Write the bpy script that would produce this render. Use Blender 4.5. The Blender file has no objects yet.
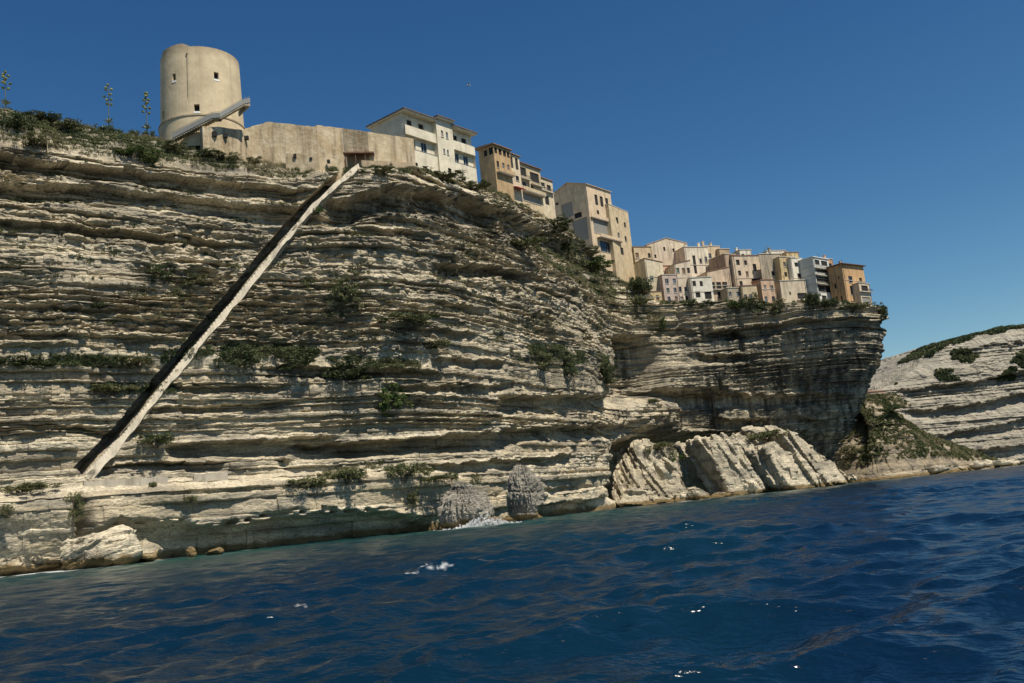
import bpy, math, random
import numpy as np
from math import radians, sin, cos, tan, atan, pi
from mathutils import Vector, Matrix

random.seed(7)
SC = bpy.context.scene
COL = SC.collection

# ------------------------------------------------------------------ camera
F = 950.0; CX = 512.0; CY = 341.5; CAMH = 2.0
PITCH = radians(10.05); ROLL = atan(0.0985)
r0 = np.array([1.0, 0, 0]); u0 = np.array([0, -sin(PITCH), cos(PITCH)]); fw = np.array([0, cos(PITCH), sin(PITCH)])
rt = cos(ROLL) * r0 - sin(ROLL) * u0
up = sin(ROLL) * r0 + cos(ROLL) * u0
cam_d = bpy.data.cameras.new('camera'); cam = bpy.data.objects.new('camera', cam_d); COL.objects.link(cam)
m = Matrix(((rt[0], up[0], -fw[0], 0), (rt[1], up[1], -fw[1], 0), (rt[2], up[2], -fw[2], CAMH), (0, 0, 0, 1)))
cam.matrix_world = m
cam_d.sensor_width = 36; cam_d.lens = F / 1024 * 36; cam_d.clip_start = 0.3; cam_d.clip_end = 20000
SC.camera = cam

# ------------------------------------------------------------------ light
SUN_EL = radians(61); SUN_AZ = math.atan2(0.74, -0.68)        # azimuth from +Y towards +X
w = bpy.data.worlds.new("World"); SC.world = w; w.use_nodes = True
nt = w.node_tree; bg = nt.nodes['Background']
sky = nt.nodes.new('ShaderNodeTexSky'); sky.sky_type = 'NISHITA'; sky.sun_disc = False
sky.sun_elevation = SUN_EL; sky.sun_rotation = SUN_AZ
sky.air_density = 1.0; sky.dust_density = 0.0; sky.ozone_density = 5.0; sky.altitude = 0
WS = 0.08                                                    # clear, dry summer air: a deeper blue than the model's default
sep = nt.nodes.new('ShaderNodeSeparateColor'); cmb = nt.nodes.new('ShaderNodeCombineColor'); nt.links.new(sky.outputs[0], sep.inputs[0])
for i, (p_, g_) in enumerate(((1.85, 5.7), (1.45, 2.62), (1.18, 1.58))):
    q_ = nt.nodes.new('ShaderNodeMath'); q_.operation = 'MULTIPLY'; q_.inputs[1].default_value = .055; nt.links.new(sep.outputs[i], q_.inputs[0])
    p2 = nt.nodes.new('ShaderNodeMath'); p2.operation = 'POWER'; p2.inputs[1].default_value = p_; nt.links.new(q_.outputs[0], p2.inputs[0])
    m2 = nt.nodes.new('ShaderNodeMath'); m2.operation = 'MULTIPLY'; m2.inputs[1].default_value = g_ / WS; nt.links.new(p2.outputs[0], m2.inputs[0])
    m3 = nt.nodes.new('ShaderNodeMath'); m3.operation = 'MINIMUM'; m3.inputs[1].default_value = .7 / WS; nt.links.new(m2.outputs[0], m3.inputs[0])
    nt.links.new(m3.outputs[0], cmb.inputs[i])
nt.links.new(cmb.outputs[0], bg.inputs[0]); bg.inputs[1].default_value = WS
sd = bpy.data.lights.new('sun', 'SUN'); sd.energy = 5.0; sd.angle = radians(0.5); sd.color = (1.0, 0.915, 0.78)
so = bpy.data.objects.new('sun', sd); COL.objects.link(so)
sdir = Vector((sin(SUN_AZ) * cos(SUN_EL), cos(SUN_AZ) * cos(SUN_EL), sin(SUN_EL)))
so.rotation_euler = sdir.to_track_quat('Z', 'Y').to_euler(); so.location = (60, -60, 150)
SC.view_settings.view_transform = 'Standard'; SC.view_settings.look = 'None'
SC.view_settings.exposure = 0.3; SC.view_settings.gamma = 1.0; SC.view_settings.use_curve_mapping = False
SC.cycles.max_bounces = 5; SC.cycles.diffuse_bounces = 3; SC.cycles.glossy_bounces = 2

# ------------------------------------------------------------------ pixel <-> world helpers (layout survey of the photograph)
def ray(px, py):
    a = (px - CX) / F; b = -(py - CY) / F
    return fw + a * rt + b * up
def at(px, py, Y):
    d = ray(px, py); k = Y / d[1]
    return np.array([d[0] * k, Y, CAMH + d[2] * k])
def proj(P):
    P = np.asarray(P, float); Q = P - np.array([0, 0, CAMH])
    f = Q @ fw; f = np.where(np.abs(f) < 1e-6, 1e-6, f)
    return CX + F * (Q @ rt) / f, CY - F * (Q @ up) / f, f
def shore(px, Y):                     # plan point at sea level seen at column px and depth Y
    py = 561 - 0.0985 * px
    for _ in range(4):
        P = at(px, py, Y); P[2] = 0; py = float(proj(P)[1])
    return at(px, py, Y)[:2]

# ------------------------------------------------------------------ noise
def _h(ix, iy, iz, seed):
    h = (ix.astype(np.int64) * 374761393 + iy.astype(np.int64) * 668265263 + iz.astype(np.int64) * 2147483647 + seed * 1274126177) & 0xffffffff
    h = (h ^ (h >> 13)) * 1274126177 & 0xffffffff
    h = (h ^ (h >> 16)) * 2246822519 & 0xffffffff
    h = h ^ (h >> 15)
    return (h & 0xffffff) / float(0x7fffff) - 1.0
def noise(x, y, z=0.0, seed=0):
    x, y, z = np.broadcast_arrays(np.asarray(x, float), np.asarray(y, float), np.asarray(z, float))
    X = np.floor(x); Y = np.floor(y); Z = np.floor(z)
    fx = x - X; fy = y - Y; fz = z - Z
    fx = fx * fx * (3 - 2 * fx); fy = fy * fy * (3 - 2 * fy); fz = fz * fz * (3 - 2 * fz)
    flat = not np.any(z)
    out = 0
    for dz in ((0,) if flat else (0, 1)):
        wz = 1.0 if flat else (fz if dz else 1 - fz)
        a = _h(X, Y, Z + dz, seed) * (1 - fx) + _h(X + 1, Y, Z + dz, seed) * fx
        b = _h(X, Y + 1, Z + dz, seed) * (1 - fx) + _h(X + 1, Y + 1, Z + dz, seed) * fx
        out = out + wz * (a * (1 - fy) + b * fy)
    return out
def fbm(x, y, z=0.0, o=4, seed=0):
    s = 0; a = 1; t = 0
    for i in range(o):
        f = 2.03 ** i
        s = s + a * noise(np.asarray(x) * f, np.asarray(y) * f, np.asarray(z) * f, seed + i * 31); t += a; a *= .5
    return s / t
def sstep(a, b, x):
    t = np.clip((x - a) / (b - a), 0, 1); return t * t * (3 - 2 * t)
def pl(x, pts):
    return np.interp(x, [p[0] for p in pts], [p[1] for p in pts])

# ------------------------------------------------------------------ objects
def tag(o, label=None, cat=None, group=None, kind=None):
    if label: o['label'] = label
    if cat: o['category'] = cat
    if group: o['group'] = group
    if kind: o['kind'] = kind
    return o
def empty(name, loc, rz=0, label=None, cat=None, group=None):
    o = bpy.data.objects.new(name, None); COL.objects.link(o); o.empty_display_size = .5
    o.location = tuple(float(v) for v in loc); o.rotation_euler = (0, 0, rz)
    return tag(o, label, cat, group)
def link(me, name, mat, parent=None):
    if mat and not me.materials: me.materials.append(mat)
    o = bpy.data.objects.new(name, me); COL.objects.link(o); o.parent = parent
    return o
def npmesh(name, V, Fc, smooth=False, attrs=None):
    me = bpy.data.meshes.new(name); V = np.asarray(V, np.float32); Fc = np.asarray(Fc, np.int32)
    k = Fc.shape[1]; n = len(Fc)
    me.vertices.add(len(V)); me.vertices.foreach_set('co', V.ravel())
    me.loops.add(n * k); me.loops.foreach_set('vertex_index', Fc.ravel())
    me.polygons.add(n); me.polygons.foreach_set('loop_start', np.arange(0, n * k, k, dtype=np.int32))
    try: me.polygons.foreach_set('loop_total', np.full(n, k, np.int32))
    except Exception: pass
    me.update(calc_edges=True)
    me.polygons.foreach_set('use_smooth', np.full(n, bool(smooth)))
    for a, v in (attrs or {}).items():
        at_ = me.attributes.new(a, 'FLOAT', 'POINT'); at_.data.foreach_set('value', np.asarray(v, np.float32).ravel())
    return me
def gridfaces(r, c):
    i = np.arange(r * c).reshape(r, c)
    return np.stack([i[:-1, :-1], i[:-1, 1:], i[1:, 1:], i[1:, :-1]], -1).reshape(-1, 4)
class MB:
    def __init__(s): s.v = []; s.f = []
    def add(s, vs, fs):
        n = len(s.v); s.v += [tuple(float(c) for c in v) for v in vs]; s.f += [tuple(i + n for i in f) for f in fs]; return s
    def box(s, x0, x1, y0, y1, z0, z1):
        return s.add([(x0, y0, z0), (x1, y0, z0), (x1, y1, z0), (x0, y1, z0), (x0, y0, z1), (x1, y0, z1), (x1, y1, z1), (x0, y1, z1)],
                     [(3, 2, 1, 0), (4, 5, 6, 7), (0, 1, 5, 4), (1, 2, 6, 5), (2, 3, 7, 6), (3, 0, 4, 7)])
    def prism(s, ring0, ring1):
        n = len(ring0)
        return s.add(list(ring0) + list(ring1), [tuple(range(n))[::-1], tuple(range(n, 2 * n))] + [(i, (i + 1) % n, n + (i + 1) % n, n + i) for i in range(n)])
    def tube(s, a, b, ra, rb=None, n=6):
        rb = ra if rb is None else rb
        a = Vector(a); b = Vector(b); q = (b - a).to_track_quat('Z', 'Y')
        return s.prism([a + q @ Vector((ra * cos(2 * pi * i / n), ra * sin(2 * pi * i / n), 0)) for i in range(n)],
                       [b + q @ Vector((rb * cos(2 * pi * i / n), rb * sin(2 * pi * i / n), 0)) for i in range(n)])
    def build(s, name, mat, parent=None):
        me = bpy.data.meshes.new(name); me.from_pydata(s.v, [], s.f); me.update()
        return link(me, name, mat, parent)

# ------------------------------------------------------------------ materials
class NT:
    def __init__(s, name):
        s.m = bpy.data.materials.new(name); s.m.use_nodes = True; s.t = s.m.node_tree
        s.b = s.t.nodes['Principled BSDF']; s.tc = s.t.nodes.new('ShaderNodeTexCoord')
        s.geo = s.t.nodes.new('ShaderNodeNewGeometry')
    def n(s, ty, ins=None, **kw):
        d = s.t.nodes.new('ShaderNode' + ty)
        for k, v in kw.items(): setattr(d, k, v)
        for k, v in (ins or {}).items(): s.put(d.inputs[k], v)
        return d
    def put(s, inp, v):
        if hasattr(v, 'is_output') or isinstance(v, bpy.types.NodeSocket): s.t.links.new(v, inp)
        elif isinstance(v, tuple) and len(v) == 3 and len(inp.default_value) == 4: inp.default_value = (*v, 1)
        else: inp.default_value = v
    def map(s, scale, src=None):
        return s.n('Mapping', {0: src or s.geo.outputs['Position'], 'Scale': scale}).outputs[0]
    def noise(s, scale, vec=None, detail=4, rough=.55):
        return s.n('TexNoise', {'Vector': vec or s.geo.outputs['Position'], 'Scale': scale, 'Detail': detail, 'Roughness': rough}).outputs[0]
    def ramp(s, fac, stops):
        d = s.n('ValToRGB', {0: fac}); e = d.color_ramp.elements
        while len(e) < len(stops): e.new(.5)
        for q, (p, c) in zip(e, stops):
            q.position = p; q.color = (*c, 1) if isinstance(c, tuple) else (c, c, c, 1)
        return d.outputs[0]
    def mix(s, f, a, b, mode='MIX'):
        d = s.n('Mix', data_type='RGBA', blend_type=mode)
        for i, v in ((0, f), (6, a), (7, b)): s.put(d.inputs[i], v)
        return d.outputs[2]
    def math(s, op, a, b=0.0, c=0.0):
        d = s.n('Math', operation=op); s.put(d.inputs[0], a); s.put(d.inputs[1], b)
        if op in ('MULTIPLY_ADD',): s.put(d.inputs[2], c)
        return d.outputs[0]
    def attr(s, name): return s.n('Attribute', attribute_name=name).outputs['Fac']
    def z(s): return s.n('SeparateXYZ', {0: s.geo.outputs['Position']}).outputs[2]
    def bump(s, h, dist, strength=1.0, prev=None):
        d = s.n('Bump', {'Height': h, 'Distance': dist, 'Strength': strength})
        if prev: s.put(d.inputs['Normal'], prev)
        return d.outputs[0]
    def out(s, col, rough=.9, normal=None, **kw):
        s.put(s.b.inputs['Base Color'], col); s.put(s.b.inputs['Roughness'], rough)
        if normal: s.put(s.b.inputs['Normal'], normal)
        for k, v in kw.items(): s.put(s.b.inputs[k.replace('_', ' ')], v)
        return s.m

def rock_mat(name, cream, tan_, grey, stain_shade=(.085, .078, .062), stain_shade_amt=1.0, tide=True):
    t = NT(name); P = t.geo.outputs['Position']
    tone = t.attr('tone'); st = t.attr('stain_shade')
    big = t.noise(.06, detail=3); mid = t.noise(1.0, t.map((.35, .35, 1.6)), 5, .6); fine = t.noise(1.0, t.map((2.2, 2.2, 7.0)), 4, .65)
    c = t.mix(t.ramp(t.math('ADD', t.math('MULTIPLY', tone, .5), t.math('MULTIPLY', mid, .7)), [(.28, 0.0), (.72, 1.0)]), tan_, cream)
    c = t.mix(t.ramp(t.noise(1.0, t.map((.12, .12, .5)), 5, .6), [(.47, 0.0), (.62, .8)]), c, grey)
    c = t.mix(t.math('MULTIPLY', t.ramp(fine, [(.47, 0.0), (.62, 1.0)]), .7), c, tuple(v * .5 for v in grey))
    c = t.mix(t.math('MULTIPLY', t.ramp(big, [(.3, 0.0), (.7, 1.0)]), .25), c, tan_)
    # dark water streaks and lichen running down the face, plus shade painted under overhangs
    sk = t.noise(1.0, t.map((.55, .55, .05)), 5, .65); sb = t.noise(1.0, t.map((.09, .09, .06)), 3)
    f = t.math('MULTIPLY', t.ramp(t.math('ADD', t.math('MULTIPLY', sk, .6), t.math('MULTIPLY', sb, .4)), [(.40, 0.0), (.56, 1.0)]), t.math('MULTIPLY', st, stain_shade_amt))
    c = t.mix(f, c, stain_shade)
    if tide:
        zz = t.math('ADD', t.z(), t.math('MULTIPLY', t.noise(.5), -2.0))
        c = t.mix(t.ramp(t.math('MULTIPLY_ADD', zz, .25, .5), [(.48, .9), (.62, 0.0)]), c, (.17, .115, .045))
        c = t.mix(t.ramp(t.math('MULTIPLY_ADD', zz, .25, .5), [(.20, 1.0), (.38, 0.0)]), c, (.035, .03, .02))
    n = t.bump(t.noise(1.0, t.map((.9, .9, 4.5)), 6, .65), .5, .8)
    n = t.bump(t.noise(1.0, t.map((4, 4, 11)), 3, .6), .12, .7, n)
    return t.out(c, .95, n, Specular_IOR_Level=.15)

def leaf_mat(name, a, b, c3):
    t = NT(name); c = t.ramp(t.attr('tint'), [(0.0, a), (.5, b), (1.0, c3)])
    m = t.out(c, .7, Specular_IOR_Level=.2)
    return m
ROCK = rock_mat('limestone', (.74, .655, .485), (.48, .40, .265), (.215, .20, .165))
ROCK_PALE = rock_mat('pale limestone', (.50, .46, .37), (.37, .33, .25), (.21, .20, .17))
ROCK_PROM = rock_mat('weathered limestone', (.46, .39, .28), (.28, .22, .14), (.17, .15, .12))
LEAF = leaf_mat('scrub leaves', (.05, .07, .025), (.115, .125, .05), (.20, .175, .10))
LEAF_DARK = leaf_mat('dark leaves', (.038, .055, .022), (.065, .085, .034), (.12, .125, .055))
LEAF_BRIGHT = leaf_mat('bright leaves', (.035, .06, .016), (.065, .10, .025), (.12, .14, .04))
# ================================================================== STRATIFIED CLIFFS
def spline(P, n=60):
    P = np.asarray(P, float); P = np.vstack([2 * P[0] - P[1], P, 2 * P[-1] - P[-2]]); out = []
    for i in range(1, len(P) - 2):
        t = np.linspace(0, 1, n, endpoint=False)[:, None]; a, b, c, d = P[i - 1:i + 3]
        out.append(.5 * (2 * b + (c - a) * t + (2 * a - 5 * b + 4 * c - d) * t ** 2 + (3 * b - a - 3 * c + d) * t ** 3))
    return np.vstack(out + [P[-2][None]])

def RUB(px, py):
    # how rubbly (rather than evenly bedded) the face is
    return .22 + .75 * (1 - sstep(330, 380, py)) * (1 - sstep(560, 640, px)) - .25 * sstep(440, 470, py) + .15 * sstep(640, 700, px)

class Strata:
    """one sheet of bedded limestone: columns follow a plan curve, rows climb to the rim and run back over the top"""
    def __init__(S, knots, rows_t, table, rim, rise, nrow=600, step=.00074, amp=1.0, seed=1, stain_shade=None, top_q=(14, 70), plateau=.02, zlo=45, zhi=95,
                 smooth_n=41, bands=(), stamp=None, mat=None, name='cliff', layer=(.46, .62), tone_shift=0.0):
        rng = np.random.RandomState(seed)
        pts = [k[1:] for k in knots]; kpx = [k[0] for k in knots]
        C = spline(pts, 200); kid = np.linspace(0, len(knots) - 1, len(C))
        seg = np.linalg.norm(np.diff(C, axis=0), axis=1); L = np.concatenate([[0], np.cumsum(seg)])
        dist = np.linalg.norm(C, axis=1); w = np.concatenate([[0], np.cumsum(seg / (step * .5 * (dist[1:] + dist[:-1])))])
        nc = int(w[-1]); wi = np.linspace(0, w[-1], nc)
        C = np.stack([np.interp(wi, w, C[:, 0]), np.interp(wi, w, C[:, 1])], 1); sm = np.interp(wi, w, L)
        kf = np.interp(wi, w, kid); spx = np.interp(kf, range(len(kpx)), kpx)
        T = np.gradient(C, axis=0); T /= np.linalg.norm(T, axis=1)[:, None]
        N = np.stack([T[:, 1], -T[:, 0]], 1)
        k = np.hanning(smooth_n); k /= k.sum(); pad = smooth_n // 2
        N = np.stack([np.convolve(np.pad(N[:, i], pad, 'edge'), k, 'valid') for i in (0, 1)], 1); N /= np.linalg.norm(N, axis=1)[:, None]
        table = np.asarray(table, float)
        def base_off(t):                          # t [rows] -> [rows, nc]
            A = np.stack([np.interp(t, rows_t, table[j]) for j in range(len(kpx))], 1)
            return np.stack([np.interp(kf, range(len(kpx)), A[r]) for r in range(A.shape[0])])
        # rim height for every column
        o1 = base_off(np.array([1.0]))[0]; zz = np.linspace(zlo - 40, zhi, 400)
        Px = C[:, 0] + N[:, 0] * o1; Py = C[:, 1] + N[:, 1] * o1
        G = np.stack(np.broadcast_arrays(Px[None], Py[None], zz[:, None]), -1)
        gx, gy, _ = proj(G); above = gy <= pl(gx, rim)
        H = zz[np.argmax(above, 0)]; H = np.where(above.any(0), H, zhi)
        H = np.where(spx > rim[-1][0] + 50, H[np.argmin(np.abs(spx - rim[-1][0]))], H)
        H = H + .9 * fbm(sm / 7, 1, o=3, seed=seed + 9) * sstep(400, 660, spx); k = np.hanning(11); k /= k.sum(); H = np.convolve(np.pad(H, 5, 'edge'), k, 'valid'); k = np.hanning(13); k /= k.sum(); H = np.convolve(np.pad(H, 6, 'edge'), k, 'valid')
        t = np.linspace(-.03, 1, nrow); O = base_off(t)
        O = np.apply_along_axis(lambda a: np.convolve(np.pad(a, 6, 'edge'), np.ones(13) / 13, 'valid'), 1, O)
        Z = t[:, None] * H[None]; SM = np.broadcast_to(sm, Z.shape)
        P = np.stack([C[:, 0] + N[:, 0] * O, C[:, 1] + N[:, 1] * O, Z], -1); px, py, _ = proj(P)
        S.px, S.py, S.P0 = px, py, P
        # beds
        zw = Z + 0.8 * noise(sm / 45, 0, seed=seed + 5) [None] + .14 * noise(sm / 9, 3, seed=seed + 6)[None] + .14 * fbm(SM / 14, Z / 6, o=2, seed=seed + 8)
        zw = np.where(zw < 17, zw * .5 + 8.5, zw); zw = zw + 1.6 * np.sin(zw / 3.1)          # thick beds low down, bundles of thin and thick beds above
        th = np.clip(np.exp(rng.normal(np.log(layer[0]), layer[1], 900)), .18, 2.6); bnd = np.cumsum(th) - 10
        li = np.searchsorted(bnd, zw); fr = (zw - (bnd[np.clip(li - 1, 0, 899)])) / th[np.clip(li, 0, 899)]
        hard = rng.uniform(-1, 1, 1000); tone = rng.uniform(0, 1, 1000); bl = rng.uniform(.9, 3.2, 1000)
        w1 = noise(li * 7.31, SM / 10.0, seed=seed + 11); w2 = noise(li * 3.17, SM / 1.7, seed=seed + 12)
        q = np.floor(SM / bl[li] + .8 * noise(li * 1.7, SM / 2.2, seed=seed + 14)); blk = _h(q, li, li * 0, seed)
        A = amp * (.75 + .45 * noise(SM / 22, Z / 9, seed=seed + 20))
        o = A * (.72 * hard[li] + .42 * w1 + .16 * w2 + .30 * blk - .30 * np.abs(2 * fr - 1) ** 4)
        o += 1.3 * amp * fbm(SM / 24, Z / 13, o=3, seed=seed + 30) + .26 * amp * fbm(SM / 9, Z / 2.0, o=3, seed=seed + 40) + .12 * amp * fbm(SM / 1.1, Z / .5, o=2, seed=seed + 50)
        o += amp * (-.5 * sstep(.25, .6, noise(SM / 3.2, Z / 16, seed=seed + 60)) )
        rub = np.clip(.55 + .9 * noise(SM / 16, Z / 7, seed=seed + 61), 0, 1.3) * RUB(px, py)
        o += amp * rub * (1.0 * np.abs(fbm(SM / 5.0, zw / .9, o=4, seed=seed + 62)) * 2.2 - .45 + .45 * _h(np.floor(SM / 1.3 + .7 * noise(SM, Z * 2, seed=5)), np.floor(zw / .55 + .6 * noise(SM / 2, Z, seed=6)), li * 0, seed))
        edge = 0
        for b in bands:
            pts_, thick, dep = b[:3]; x0 = pts_[0][0]; x1 = pts_[-1][0]; f = b[3] if len(b) > 3 else 14
            yl = pl(px, pts_) + 1.3 * np.round(1.5 * noise(SM / 3.2, thick * 3, seed=seed + 75)) * (thick < 30) + 1.2 * noise(SM / 6, len(pts_) + thick, seed=seed + 70) + .7 * noise(SM / 1.6, thick, seed=seed + 71)
            d = (py - yl) / (thick * (1 + .35 * noise(SM / 12, dep, seed=seed + 72)))
            prof = np.where(d < 0, sstep(-.12 - .12 * (thick > 20) * (px > 320), 0.03, d + .10 * noise(SM / 1.1, Z / .5, seed=seed + 76)), np.where(d < .5, 1.0, np.clip((1 - d) / .5, 0, 1) ** .8))
            win = sstep(x0 - f, x0 + f, px) * (1 - sstep(x1 - f, x1 + f, px)) * (1 if thick > 12 else sstep(-.5, .1, noise(SM / 10, dep * 7.7 + thick, seed=seed + 74)))
            lip = np.exp(-((d + .16) / .14) ** 2) * .22 * dep
            o = o + win * (lip - dep * prof * (1 + .25 * noise(SM / 7, d, seed=seed + 73))); edge = np.maximum(edge, win * prof)
        stn = np.zeros_like(Z) + (.25 if stain_shade is None else stain_shade(px, py))
        if stamp is not None: O, o, stn = stamp(px, py, Z, SM, O, o, stn)
        O = O + o * sstep(-.03, .01, t)[:, None]
        P = np.stack([C[:, 0] + N[:, 0] * O, C[:, 1] + N[:, 1] * O, Z], -1)
        P[..., 2] += .10 * amp * noise(SM / 1.3, Z / 1.1, seed=seed + 80)
        tn = np.clip(tone[li] + .3 * noise(SM / 8, li, seed=seed + 90) + tone_shift, 0, 1)
        # top surface running back from the rim
        R = pl(spx, rise); nq = 90; q = np.concatenate([np.linspace(.12, top_q[0], 60), np.geomspace(top_q[0] * 1.05, top_q[1], nq - 60)])
        back = P[-1][None] - np.concatenate([N, np.zeros((len(N), 1))], 1)[None] * q[:, None, None]
        SQ = np.broadcast_to(sm, back.shape[:2]); Q = np.broadcast_to(q[:, None], SQ.shape)
        hgt = R[None] * np.clip(q / top_q[0], 0, 1)[:, None] ** .62 + plateau * np.clip(q - top_q[0], 0, 99)[:, None]
        hgt = hgt + (.55 * fbm(SQ / 3, Q / 3, o=3, seed=seed + 100) + .45 * fbm(SQ / .8, Q / .8, o=2, seed=seed + 101)) * np.clip(Q / 2, 0, 1) * np.clip(R / 4, .35, 1)[None]
        stp = np.floor(hgt / 1.1 + .6 * noise(SQ / 4, Q / 9, seed=seed + 102)) * 1.1
        hgt = np.where(R[None] > 2, .45 * hgt + .55 * stp, hgt)
        back[..., 2] += hgt - hgt[0][None] * 0
        PP = np.vstack([P, back]); tn = np.vstack([tn, np.clip(.4 + .4 * fbm(SQ / 2, Q / 2, o=2, seed=3), 0, 1)]); stn = np.vstack([stn, np.full(SQ.shape, .4)])
        S.P = PP; S.nrow = nrow; S.N = N; S.spx = spx; S.C = C; S.pxf, S.pyf, _ = proj(PP)
        me = npmesh(name, PP.reshape(-1, 3), gridfaces(*PP.shape[:2]), False, {'tone': tn, 'stain_shade': stn})
        S.obj = link(me, name, mat); tag(S.obj, kind='structure')
        S.H = H; S.ncut = int(np.sum(spx < 900)) if spx[-1] > 1190 else len(spx); S.rimP = P[-1]
    def rimY(S, px):
        rx, _, _ = proj(S.rimP); v = np.interp(np.arange(-400, 1500), rx[:S.ncut], S.rimP[:S.ncut, 1]) if not hasattr(S, 'ry') else S.ry
        if not hasattr(S, 'ry'):
            k = np.hanning(25); k /= k.sum(); bins = np.arange(-400, 1500); v = np.array([S.rimP[:S.ncut, 1][np.argmin(np.abs(rx[:S.ncut] - b))] for b in bins]); S.ry = v = np.convolve(np.pad(v, 12, 'edge'), k, 'valid')
        return float(v[int(np.clip(round(px) + 400, 0, 1899))])
    def find(S, px, py, rowmin=0):
        d = (S.pxf[rowmin:] - px) ** 2 + (S.pyf[rowmin:] - py) ** 2 + .15 * S.P[rowmin:, :, 1]
        i = np.unravel_index(np.argmin(d + 0 * d), d.shape); return S.P[i[0] + rowmin, i[1]], S.N[i[1]]

def K(px, D): X, Y = shore(px, D); return (px, X, Y)
kn = [K(-330, 100), K(-150, 116), K(0, 128), K(75, 133), K(150, 140), K(300, 153), K(430, 164), K(520, 186), K(600, 224), K(618, 255), K(640, 292), K(700, 312), K(778, 322)]
c = K(837, 328); kn.append(c)
kn += [(1000, c[1] + 5, c[2] + 12), (1100, c[1] + 5, c[2] + 40), (1200, c[1] - 20, c[2] + 110)]
ROWS = [-.03, 0, .05, .12, .15, .18, .3, .5, .7, .85, .93, 1]
Lf = [1, 1, 3, 5, 5, 0, -1, -2.5, -3.5, -4.5, -6, -8]
cor = [-2, -2, -2, -1, 0, 1, 5, 11, 17, 20, 20.5, 20]
TB = [Lf, Lf, [3, 3, 5, 6.5, 6, 0, -1, -2.5, -3.5, -4.5, -6, -8], [3, 3, 5, 6, 5, 0, -1, -2.5, -3.5, -4.5, -6, -8],
      [3, 3, 3.6, 4.5, 4.5, 0, -1, -2.5, -3.5, -4.5, -6, -8], [3, 3, 3.6, 4, 3.8, 0, -1, -2.5, -3, -3.5, -5, -7],
      [3, 3, 3.5, 3.5, 3, 1, 0, -.5, -1, -1, -2, -4], [1, 1, 1, 1, 1, .6, 0, 0, -1, -3, -6, -9], [1, 1, 1, .8, .4, 0, 0, 0, -2, -6, -9, -13],
      [0, 0, 0, 0, 0, 0, 0, 0, -2, -6, -8, -12], [0, 0, 0, 0, 0, 0, 1, 1, 1, -1, -3, -5], [-3, -3, -3, -2, -1, 0, 2, 4, 5, 6, 6, 5],
      [-3, -3, -3, -1, 0, 1, 5, 10, 13, 14, 14, 13], cor, cor, cor, cor]
RIM = [(-330, 130), (0, 150), (60, 156), (160, 168), (250, 176), (300, 180), (330, 172), (360, 168), (420, 172), (470, 184), (520, 205), (560, 228), (600, 254),
       (640, 285), (655, 301), (700, 303), (760, 305), (820, 303), (883, 310), (1200, 310)]
RISE = [(-330, 12), (0, 12), (150, 11), (240, 11), (330, 7.5), (380, 2.5), (600, 1), (900, .6)]
STAIR = [(83, 476), (120, 437), (160, 386), (200, 338), (240, 291), (280, 242), (308, 208), (333, 184), (357, 164)]
BANDS = [
    ([(-200, 140), (0, 158), (60, 164), (160, 176), (250, 184), (310, 190)], 13, 2.2),
    ([(-200, 172), (0, 184), (100, 189), (200, 200), (310, 212)], 15, 2.4),
    ([(0, 223), (80, 227), (150, 233), (230, 242)], 9, 1.5), ([(40, 262), (150, 268), (215, 275)], 8, 1.3), ([(-100, 300), (60, 309), (170, 312)], 8, 1.2),
    ([(-200, 350), (0, 364), (120, 367), (300, 368), (420, 373), (520, 380)], 9, 1.7),
    ([(-200, 375), (0, 386), (150, 388), (300, 386), (440, 387), (520, 384)], 7, 1.5),
    ([(-100, 400), (0, 405), (150, 408), (300, 402), (440, 400)], 8, 1.4), ([(-50, 420), (60, 428), (150, 430)], 8, 1.2),
    ([(170, 444), (240, 442), (330, 438)], 14, 2.6, 10), ([(100, 466), (180, 464), (290, 459)], 10, 2.2, 8), ([(330, 452), (420, 448), (470, 442)], 8, 1.6),
    ([(300, 445), (380, 441), (460, 434), (540, 429), (625, 424)], 17, 3.2), ([(430, 466), (500, 461), (560, 456), (625, 449)], 9, 2.4),
    ([(505, 398), (560, 397), (612, 396)], 20, 3.2, 8), ([(400, 357), (450, 358), (515, 360)], 8, 1.6),
    ([(330, 205), (360, 197), (400, 190), (450, 196), (520, 218), (580, 247), (640, 280)], 25, 4.6),
    ([(360, 228), (420, 232), (470, 240)], 8, 1.8), ([(440, 264), (500, 268), (560, 284), (620, 306)], 10, 2.4), ([(380, 300), (450, 303), (560, 318)], 7, 1.3),
    ([(540, 330), (600, 338), (640, 345)], 7, 1.6), ([(280, 320), (400, 326), (500, 335)], 7, 1.1),
    ([(545, 490), (580, 486), (620, 482)], 7, 1.6), ([(545, 506), (575, 502), (600, 498)], 14, 2.2, 6),
    ([(88, 532), (110, 524), (130, 523), (200, 528), (300, 517), (370, 516), (432, 524)], 48, 3.0, 6),
    ([(655, 328), (700, 330), (760, 334)], 8, 2.2), ([(655, 352), (700, 354), (745, 356)], 9, 2.5), ([(690, 338), (790, 322), (890, 322)], 10, 2.5), ([(640, 392), (720, 396), (850, 395)], 16, 2.8),
    ([(690, 418), (780, 420), (850, 418)], 12, 2.0), ([(640, 442), (750, 438), (850, 436)], 40, 3.0),
]
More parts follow.
